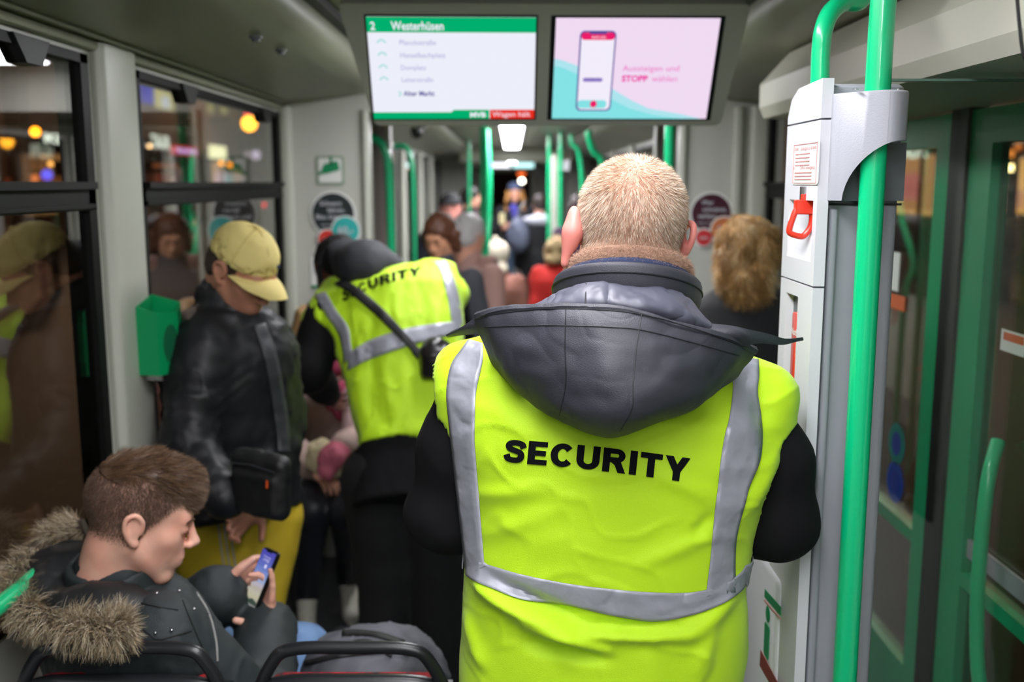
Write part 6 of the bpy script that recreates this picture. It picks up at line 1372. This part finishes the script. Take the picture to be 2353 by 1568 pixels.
# ------------------------------------------------------------------ seated man with the phone
def phoneman():
    hd = P(322, 1188, 1.90); f = Vector((.62, .78, 0)); r = Vector((.78, -.62, 0)); pel = Vector((-.74, 1.95, .53)); nk = P(262, 1330, 1.90)
    J = dict(f=f, r=r, k=1., base=Vector((pel.x, pel.y, 0)), pelvis=pel, neck=nk, head=hd)
    nk = nk-Vector((0, 0, .022)); J['neck'] = nk; J['shR'] = nk+r*.165+Vector((0, 0, -.055)); J['shL'] = nk-r*.165+Vector((0, 0, -.050)); J['elR'] = Vector((-.505, 1.85, .685)); J['wrR'] = P(612, 1442, 2.10); J['elL'] = Vector((-.83, 2.16, .72)); J['wrL'] = P(508, 1368, 2.10)
    J['hipR'] = pel+r*.09; J['hipL'] = pel-r*.09; J['knR'] = P(690, 1505, 2.26); J['knL'] = Vector((-.70, 2.36, .58)); J['anR'] = Vector((-.46, 2.44, .10)); J['anL'] = Vector((-.70, 2.50, .10)); J['toeR'] = Vector((-.42, 2.58, .035)); J['toeL'] = Vector((-.68, 2.64, .035))
    # right hand: fingers up behind the phone, thumb in front of its lower edge; left hand: from the left
    J['hdR'] = dict(d=(.12, .0, 1), n=(-.9, -.42, .0), side=1, curls=(.10, .6, .8, .9), thumb=(-.85, -.45, .25), sc=.95)
    J['hdL'] = dict(d=(.42, .85, .22), n=(1, -.1, .0), side=-1, curls=(.55, .6, .65, .7), thumb=(.72, .10, .65), sc=.95)
    JK = mat('green black parka', '#20282a', .62, crease=.3, crscale=7, weave=700)
    root, H, hm = person(J, 'young man sitting at lower left in a dark fur-hooded parka, looking at his phone', res=.009, hres=.0035, top=JK, topadd=.040, hf=(.90, .26, -.30), closed=True, trousers=mat('light blue denim', '#6f8fb8', .8, col2='#5d7ca6', cscale=20, weave=500), shoes=mat('grey trainer', '#55575a', .6), skin=mat('skin fair warm', '#e6b49e', .5, sss=.12, bump=.07, bscale=120, col2='#dea28c', cscale=20), jname='parka', amp=.007, cr=.004, legadd=.016)
    face_parts(root, H, True, '#4a3222')
    q = MB(); q.tube(sp([P(524, 1372, 2.10), P(520, 1358, 2.10)], 4), .001, 4)
    jk = [o for o in root.children if o.name.startswith('parka')][0]; vsj = np.array([tuple(v_.co+ORG[jk]) for v_ in jk.data.vertices]); tr = BVHTree.FromPolygons([tuple(v) for v in vsj], [tuple(p.vertices) for p in jk.data.polygons])
    # cuffs
    for n in 'LR':
        d = (J['wr'+n]-J['el'+n]).normalized(); S = SDF(.01); S.cap(J['wr'+n]-d*.06, J['wr'+n]-d*.012, .048, .045); S.cap(J['wr'+n]-d*.016, J['wr'+n]+d*.03, .034, .034, 's', .003); vs, F = S.mesh(.006); vs = cloth(vs, F, .003); link('cuff', mesh_np('cuff', vs, F), JK, root)
    # hair: short faded sides, longer combed top with a parting
    HB = mat('brown hair', '#4a3424', .5, spec=.5); HL = mat('light brown hair', '#7a5c40', .45, spec=.6)
    S = SDF(.012); H.e(S, (-.006, .004, .066), (.066, .086, .064)); H.e(S, (0, .052, .088), (.052, .036, .032)); H.e(S, (0, -.05, .05), (.066, .058, .066)); 
    H.t(S, (.066, -.05, .076), (.048, .085, .074), .0045, op='s', k=.006); S.half(H.w(0, 0, .058), H.w(0, -.22, -1)-H.w(0, 0, 0))
    vs, F = S.mesh(.0045, 1); L_ = H.loc(vs); vs = vs+normals(vs, F)*(fbm(L_*np.array([120, 18, 60]), 4, 3)*.004)[:, None]; hr = link('hair', mesh_np('hair', vs, F), HB, root)
    pts, nn = surf_samples(vs, F, 26000, 2); fw = H.R[:, 1]; d = nn*.5+fw*.9+H.R[:, 0]*-.25+fbm(pts*60, 5, 2)[:, None]*nn*.5; d += np.random.RandomState(1).normal(size=d.shape)*.14
    s_ = np.random.RandomState(5).rand(len(pts)); strands('hair_strands', pts[s_ < .55], d[s_ < .55], .024, .0007, HB, hr, 3, .08, .06, 1); strands('hair_strands', pts[s_ >= .55], d[s_ >= .55], .026, .0007, HL, hr, 3, .08, .06, 2)
    def keep(c, n):
        l = H.loc(c); hl = np.where(l[:, 1] < .012, -.045+.9*np.clip(l[:, 1]+.01, 0, .03), -.012+1.25*(l[:, 1]-.012)); return np.clip((l[:, 2]-hl)/.02, 0, 1)*(l[:, 1] < .085)*((np.abs(l[:, 0]) < .078))+1e-7
    pts, nn = surf_samples(*hm, 60000, 3, keep); d = nn*.5+np.array([0, 0, -.6]); d += np.random.RandomState(1).normal(size=d.shape)*.15; l = H.loc(pts)
    strands('hair_fade', pts, d, .0035+.006*np.clip((l[:, 2]+.03)/.08, 0, 1), .0006, mat('faded brown hair', '#5c4434', .55), root, 2, .06, .05, 7)
    S = SDF(.006); H.t(S, (.078, .0, -.01), (.088, -.014, .016), .006)
    S = SDF(.02); a_ = J['neck']-Vector((0, 0, .02)); b_ = Vector(H.w(0, -.030, -.10)); ax_ = (b_-a_).normalized(); S.cap(a_, b_, .100, .082); S.cap(a_+ax_*.02, b_+ax_*.12, .070, .072, 's', .006)
    S.half(b_+ax_*.002, ax_); vs, F = S.mesh(.006, 2); vs = cloth(vs, F, .004, (12, 12, 12), 2); link('collar', mesh_np('collar', vs, F), JK, root)
    # hood lying on the shoulders and its fur edge
    S = SDF(.03)
    for (u, v, Y, rx, ry, rz) in ((205, 1305, 1.94, .06, .055, .050), (150, 1330, 1.95, .080, .08, .075), (120, 1390, 1.86, .075, .08, .065), (200, 1410, 1.80, .09, .06, .055), (270, 1395, 1.80, .075, .05, .040)): S.ell(P(u, v, Y), (rx, ry, rz))
    S.cap(J['neck']+Vector((0, 0, .0)), Vector(H.w(0, -.03, -.06)), .066, .066, 's', .01)
    vs, F = S.mesh(.008, 2); vs = cloth(vs, F, .010, (8, 8, 8), 7, cr=.004); hood = link('hood', mesh_np('hood', vs, F), mat('black hood cloth', '#181a1c', .55, crease=.3, crscale=8), root)
    cv = sp([P(196, 1212, 2.04), P(120, 1240, 2.02), P(52, 1300, 1.93), P(28, 1352, 1.85), P(60, 1400, 1.78), P(130, 1432, 1.73), P(205, 1446, 1.70), P(262, 1446, 1.70), P(286, 1440, 1.71)], 60)
    roll = MB().tube(cv, .020, 10).build('fur_trim', mat('fur base', '#4a3f33', .95), root, smooth=True)
    rg = np.random.RandomState(11); n = 15000; i = rg.randint(0, 59, n); A = np.array([tuple(c_) for c_ in cv]); T = np.gradient(A, axis=0); T /= np.linalg.norm(T, axis=1, keepdims=True); rd = rg.normal(size=(n, 3)); rd -= (rd*T[i]).sum(1, keepdims=True)*T[i]; rd /= np.linalg.norm(rd, axis=1, keepdims=True)
    pt = A[i]+(A[i+1]-A[i])*rg.rand(n, 1)+rd*.016; cl = rg.normal(size=(60, 3))*.45; d = rd*.8+T[i]*.75+cl[i]+np.array([-.1, -.25, .1]); s_ = rg.rand(n); ln = .030+.022*rg.rand(n)
    for k, (a, b, col) in enumerate(((0, .35, '#8f7a5c'), (.35, .6, '#c4b292'), (.6, .8, '#5a4a38'), (.8, 1.01, '#e0d4bc'))):
        q_ = (s_ >= a) & (s_ < b); strands('fur_strands', pt[q_], d[q_], ln[q_], .0013, mat('fur '+col, col, .75), roll, 4, .18, .12, k)
    seam_on(tr, [(452, 1362), (480, 1410), (496, 1470), (500, 1520)], .0022, mat('zip grey', '#8a8a86', .4), jk, 'zip'); dk = mat('parka seam', '#0c0f10', .7)
    for l_ in ([(300, 1422), (340, 1455), (362, 1470), (400, 1462), (440, 1450)], [(270, 1370), (340, 1390), (410, 1402)], [(420, 1380), (440, 1430), (470, 1500)]): seam_on(tr, l_, .0014, dk, jk)
    for (u, v) in ((357, 1455), (394, 1449), (360, 1364), (446, 1400), (412, 1358)):
        h = hit(tr, u, v, .002)
        if h: MB().ball(h[0], (.0032, .0032, .0028), 6).build('snap_button', STEEL, jk, smooth=True)
    return root
phoneman()
TL, TR, BR, BL = P(606, 1256, 2.125), P(640, 1272, 2.075), P(586, 1404, 2.06), P(553, 1386, 2.11)
t = thing('smartphone', (BL+BR)/2, 'lit smartphone with a blue sky wallpaper held by the sitting man', 'phone'); n_ = (TR-TL).cross(BL-TL).normalized()
if n_.x > 0: n_ = -n_
fr = rpoly([TL, TR, BR, BL], .010, 4); cc = (TL+TR+BR+BL)/4
m = MB(); m.loft([[p+(cc-p)*.02 for p in fr], [p-n_*.001 for p in fr], [p-n_*.007 for p in fr], [p-n_*.008+(cc-p)*.02 for p in fr]], cap=True); ph = m.build('case', BLACKP, t, smooth=True)
SS = Panel([TL, TR, BR, BL]); SS.at = lambda x, y, off: (BL*(1-x)+BR*x)*(1-y)+(TL*(1-x)+TR*x)*y+n_*off
cols = ['#8f9090', '#b3b09c', '#c9c4a8', '#c8c3b0', '#c0b8ac', '#c3bcc8', '#aab6dc', '#93a6dc', '#8296d8', '#7688d2', '#6a78cc', '#6068c4', '#5a5cc0', '#5654bc']
o = None
for k, c in enumerate(cols):
    y0, y1 = .03+.94*k/len(cols), .03+.94*(k+1)/len(cols); x0, x1 = .06, .94
    o = SS.poly('screen', [(x0, y0), (x1, y0), (x1, y1), (x0, y1)], emat('phone '+c, c, .38), t, .0012)
wh = emat('phone glyph', '#d8d4f4', .5); SS.poly('notch', [(.30, .95), (.70, .95), (.66, .975), (.34, .975)], BLACKP, t, .0016); SS.text('17:02', .30, .79, .05, wh, t, off=.0018, width=.42); SS.text('Dienstag', .28, .86, .025, wh, t, off=.0018, width=.45)
SS.poly('weather_icon', [(.62+.07*math.cos(a_), .72+.035*math.sin(a_)) for a_ in [i*math.pi/8 for i in range(16)]], wh, t, .0018)
SS.poly('hills', [(.06, .08), (.94, .06), (.94, .12), (.6, .16), (.4, .13), (.06, .20)], emat('phone dark', '#4a5a50', .3), t, .0016)

# backpack on the second seat
t = thing('backpack', (-.30, 2.05, .47), 'grey and black backpack lying on the seat beside the standing guard', 'bag'); c = Vector((-.31, 2.10, .635))
S = SDF(.03); S.ell(c, (.165, .15, .13)); S.box(c+Vector((0, 0, -.09)), (.155, .14, .09), rd=.04); vs, F = S.mesh(.008, 2); vs = cloth(vs, F, .012, (9, 9, 9), 3, cr=.004); link('pack_body', mesh_np('pack', vs, F), mat('grey pack cloth', '#5f6068', .7, col2='#2c2d33', cscale=5, crease=.3, crscale=9), t)
tt = bvh(vs, F)
for l_ in ([(640, 1500), (700, 1470), (780, 1450), (860, 1452), (930, 1472)], [(760, 1490), (840, 1470), (900, 1500)], [(700, 1520), (780, 1500), (880, 1490)]): tape_on(tt, [(u, v) for u, v in l_], [(u, v+12) for u, v in l_], mat('black webbing', '#0f0f11', .6), t, k=3, off=.004, name='strap', th=.004)
h = hit(tt, 935, 1500, .006)
if h: MB().ball(h[0], .010, 6).build('zip_pull', STEEL, t)
# ------------------------------------------------------------------ woman with short blond hair at the right
def blond():
    J = stand(.716, 2.98, 1.66, .25); J['head'] = P(1720, 590, 2.98); J['neck'] = P(1716, 668, 3.0); J['elR'] = J['elR']-J['r']*.03
    root, H, hm = person(J, 'woman with short wavy blond hair and black coat, back turned, behind the column', res=.011, hres=.007, top=mat('black wool coat', '#141518', .9, sheen=.3, bump=.1, bscale=80), topadd=.03, jname='coat', closed=False, long=.25, hf=(.35, .9, -.05), k=None) if False else person(J, 'woman with short wavy blond hair and black coat, back turned, behind the column', res=.011, hres=.007, top=mat('black wool coat', '#141518', .9, sheen=.3, bump=.1, bscale=80), topadd=.03, jname='coat', closed=False, long=.25, hf=(.35, .9, -.05), ears=False)
    face_parts(root, H); B0 = mat('golden blond hair', '#d0a468', .5, spec=.5); B1 = mat('pale blond hair', '#f2d8a8', .45, spec=.5); B2 = mat('dark blond hair', '#94703e', .5)
    S = SDF(.02); H.e(S, (0, -.025, .035), (.096, .108, .096)); H.e(S, (0, -.05, -.045), (.088, .068, .06)); H.e(S, (0, -.055, -.085), (.078, .05, .04)); H.e(S, (0, -.058, -.115), (.062, .045, .035)); H.e(S, (0, .135, -.045), (.058, .085, .12), 's', .02)
    vs, F = S.mesh(.007); L_ = H.loc(vs); vs = vs+normals(vs, F)*(fbm(L_*np.array([26, 26, 34]), 4, 3)*.014)[:, None]; hr = link('hair', mesh_np('hair', vs, F), B0, root)
    pts, nn = surf_samples(vs, F, 14000, 2); cw = vnoise(pts*26, 3)[:, None]; cw2 = vnoise(pts*26, 8)[:, None]; d = nn*.55+np.array([0, 0, -.7])+np.cross(nn, [0, 0, 1])*cw*1.3+nn*cw2*.5; s_ = vnoise(pts*np.array([40, 40, 14]), 5)+np.random.RandomState(2).normal(size=len(pts))*.3
    for k, (a, b, m_) in enumerate(((-9, -.25, B2), (-.25, .2, B0), (.2, 9, B1))):
        q_ = (s_ >= a) & (s_ < b); strands('hair_strands', pts[q_], d[q_], .034, .0016, m_, hr, 4, .22, .10, k)
blond()
# ------------------------------------------------------------------ passengers further down
def passer(u, v, Y, h, yaw, label, top, trousers='#1b2230', skin=SKIN, hair='#2c1e16', fwd=None, res=.014, face=True, hairfn=None, topadd=.025, hd=None, lean=(0, 0), coat=None, long=0., adj=None, closed=True):
    hp = P(u, v, Y); J = stand(hp.x, Y, h, yaw, lean); dz = hp.z-J['head'].z
    s_ = hp.z/J['head'].z
    for k_, q_ in J.items():
        if isinstance(q_, Vector) and k_ not in ('f', 'r', 'base'): q_.z *= s_
    J['k'] *= s_; J['head'] = hp.copy()
    if adj: adj(J)
    root, H, hm = person(J, label, res=res, hres=res*.6, top=mat('cloth '+top, top, .85, crease=.25, crscale=6), topadd=topadd, trousers=mat('cloth '+trousers, trousers, .8), skin=skin, hf=fwd, face=face, ears=True, long=long, shoes=mat('pale shoe', '#c8c6c2', .6) if trousers in ('#3c5878', '#44586e') else None, closed=closed)
    if face and Y < 8: face_parts(root, H, closed)
    if hair: hair_cap(root, H, mat('hair '+hair, hair, .55), t=.014, res=res*.6, amp=.006, extra=hairfn(H) if hairfn else None)
    return root, H, J
def long_hair(H):
    def f(S):
        for x in (-1, 1): H.t(S, (x*.078, -.02, .01), (x*.085, -.01, -.07), .036, .030)
        H.e(S, (0, -.04, -.05), (.095, .06, .08))
    return f
def very_long(H):
    def f(S):
        for x in (-1, 1): H.t(S, (x*.080, .0, .01), (x*.098, .03, -.10), .036, .040); H.t(S, (x*.098, .03, -.10), (x*.10, .06, -.24), .040, .034)
        H.e(S, (0, -.04, -.06), (.095, .06, .11))
    return f
passer(1010, 545, 4.95, 1.62, math.pi+.35, 'woman with chin-length brown hair looking down, in the gangway behind the bending guard', '#3c3f45', hair='#5a3520', fwd=(-.35, -.85, -.38), hairfn=long_hair, res=.011, skin=mat('skin warm', '#d59a78', .5))
r_, H_, J_ = passer(1079, 540, 5.35, 1.63, .75, 'grey-haired man in a dusty pink jacket, seen from behind in the gangway', '#b08a80', '#3a3560', hair='#c8c4c4', fwd=(.62, .76, -.05), res=.012)
S = SDF(.03); c_ = J_['neck']; S.cap(c_+Vector((-.09, .03, .0)), c_+Vector((.09, -.02, .0)), .065, .06); vs, F = S.mesh(.010); link('scarf', mesh_np('scarf', cloth(vs, F, .01, (14, 14, 14)), F), mat('dusty pink scarf', '#9c7a70', .9), r_)
r_, H_, J_ = passer(1144, 590, 6.9, 1.42, .4, 'small passenger in a brown coat with a cream hood, right of the green aisle pole', '#8c5a4c', '#2a2022', hair=None, face=False, res=.014, topadd=.035)
S = SDF(.02); H_.e(S, (0, -.02, .03), (.095, .11, .105)); H_.t(S, (0, -.03, .08), (0, -.06, .15), .05, .02); H_.e(S, (0, -.05, -.09), (.11, .08, .07)); vs, F = S.mesh(.009); link('hood', mesh_np('hood', cloth(vs, F, .008), F), mat('cream hood', '#d8cdb8', .9), r_)
r_, H_, J_ = passer(1035, 482, 7.6, 1.68, math.pi-.1, 'man in a black cap and navy jacket facing the camera in the middle car', '#1d2130', hair=None, skin=mat('skin ruddy', '#c88478', .5), res=.014)
S = SDF(.01); H_.e(S, (0, -.015, .055), (.086, .104, .085)); H_.t(S, (-.05, .10, .05), (.05, .10, .05), .016, k=.02); S.half(H_.w(0, 0, .028), H_.w(0, .1, -1)-H_.w(0, 0, 0)); vs, F = S.mesh(.008); link('cap', mesh_np('cap', vs, F), mat('black cap cloth', '#15161a', .8), r_)
def wave(J): J['wrR'] = J['base']+Vector((-.16, -.25, 1.18)); J['elR'] = J['base']+Vector((-.27, -.02, 1.10))
r_, H_, J_ = passer(1183, 444, 12.8, 1.76, math.pi-.05, 'woman with long light brown hair and blue hat facing the camera, holding a phone', '#1c1e24', '#44586e', hair='#b07c42', hairfn=very_long, res=.018, adj=wave)
S = SDF(.02); H_.e(S, (0, -.015, .065), (.098, .112, .080)); S.half(H_.w(0, 0, .030), H_.w(0, 0, -1)-H_.w(0, 0, 0)); vs, F = S.mesh(.012); link('hat', mesh_np('hat', vs, F), mat('slate blue hat', '#4a5674', .9), r_)
S = SDF(.02); S.cap(J_['neck']+Vector((-.02, -.12, .0)), J_['neck']+Vector((.03, -.15, -.16)), .05, .035); vs, F = S.mesh(.012); link('scarf', mesh_np('scarf', vs, F), mat('blue scarf', '#5450b0', .9), r_)
q = J_['wrR']+Vector((0, -.09, .08)); tag(rebase(MB().rbox((q.x-.035, q.y, q.z-.02), (q.x+.035, q.y+.01, q.z+.12), .01, axis=1).build('smartphone', mat('cream phone case', '#d8cc9c', .5)), q), 'pale smartphone held up by the woman in the blue hat', 'phone')
r_, H_, J_ = passer(1240, 470, 11.6, 1.68, -.15, 'person with curly dark hair in a long black coat with a grey hood, back turned', '#16171b', '#101216', hair='#2e2420', res=.017, topadd=.05, long=.35, face=False)
S = SDF(.04); S.ell(J_['neck']+Vector((0, -.10, -.01)), (.19, .10, .07)); vs, F = S.mesh(.012); link('grey_hood', mesh_np('hood', cloth(vs, F, .01), F), mat('pale grey hood', '#b4b6c0', .9), r_)
c = P(1190, 540, 11.3); t = thing('backpack', c, 'grey blue backpack hanging at the left side of the person in the long black coat', 'bag'); S = SDF(.04); S.ell(c, (.13, .12, .20)); S.ell(c+Vector((.03, -.06, -.05)), (.09, .08, .11)); vs, F = S.mesh(.014); link('pack_body', mesh_np('pack', cloth(vs, F, .015, (7, 7, 7)), F), mat('slate backpack', '#565c6e', .8), t)
m = MB(); m.tube(sp([c+Vector((-.02, 0, .18)), c+Vector((.06, .08, .34)), c+Vector((.12, .12, .38))], 12), .015, 6); m.build('strap', BLACKP, t)
r_, H_, J_ = passer(1276, 575, 7.5, 1.28, -.5, 'child in red hooded jacket with brown fur edge and teal trousers, back turned', '#a81a12', '#24485a', hair=None, face=False, res=.013, topadd=.045)
S = SDF(.03); H_.e(S, (0, -.02, .02), (.10, .11, .10)); H_.e(S, (-.02, -.05, -.07), (.12, .10, .05)); vs, F = S.mesh(.010); link('fur_hood', mesh_np('hood', cloth(vs, F, .02, (22, 22, 22), 3), F), mat('brown fur hood', '#a08c64', .95, col2='#6a5840', cscale=30), r_)
passer(1336, 478, 8.3, 1.68, .3, 'dark-haired person in purple and navy, half hidden by the standing guard\'s head', '#341c38', '#141a30', hair='#2a1a18', hairfn=long_hair, res=.014, face=False)
passer(1082, 455, 11.2, 1.70, 1.2, 'dark-haired person in a maroon coat beside the far green pole on the left', '#30141c', '#181a20', hair='#17110e', res=.018)
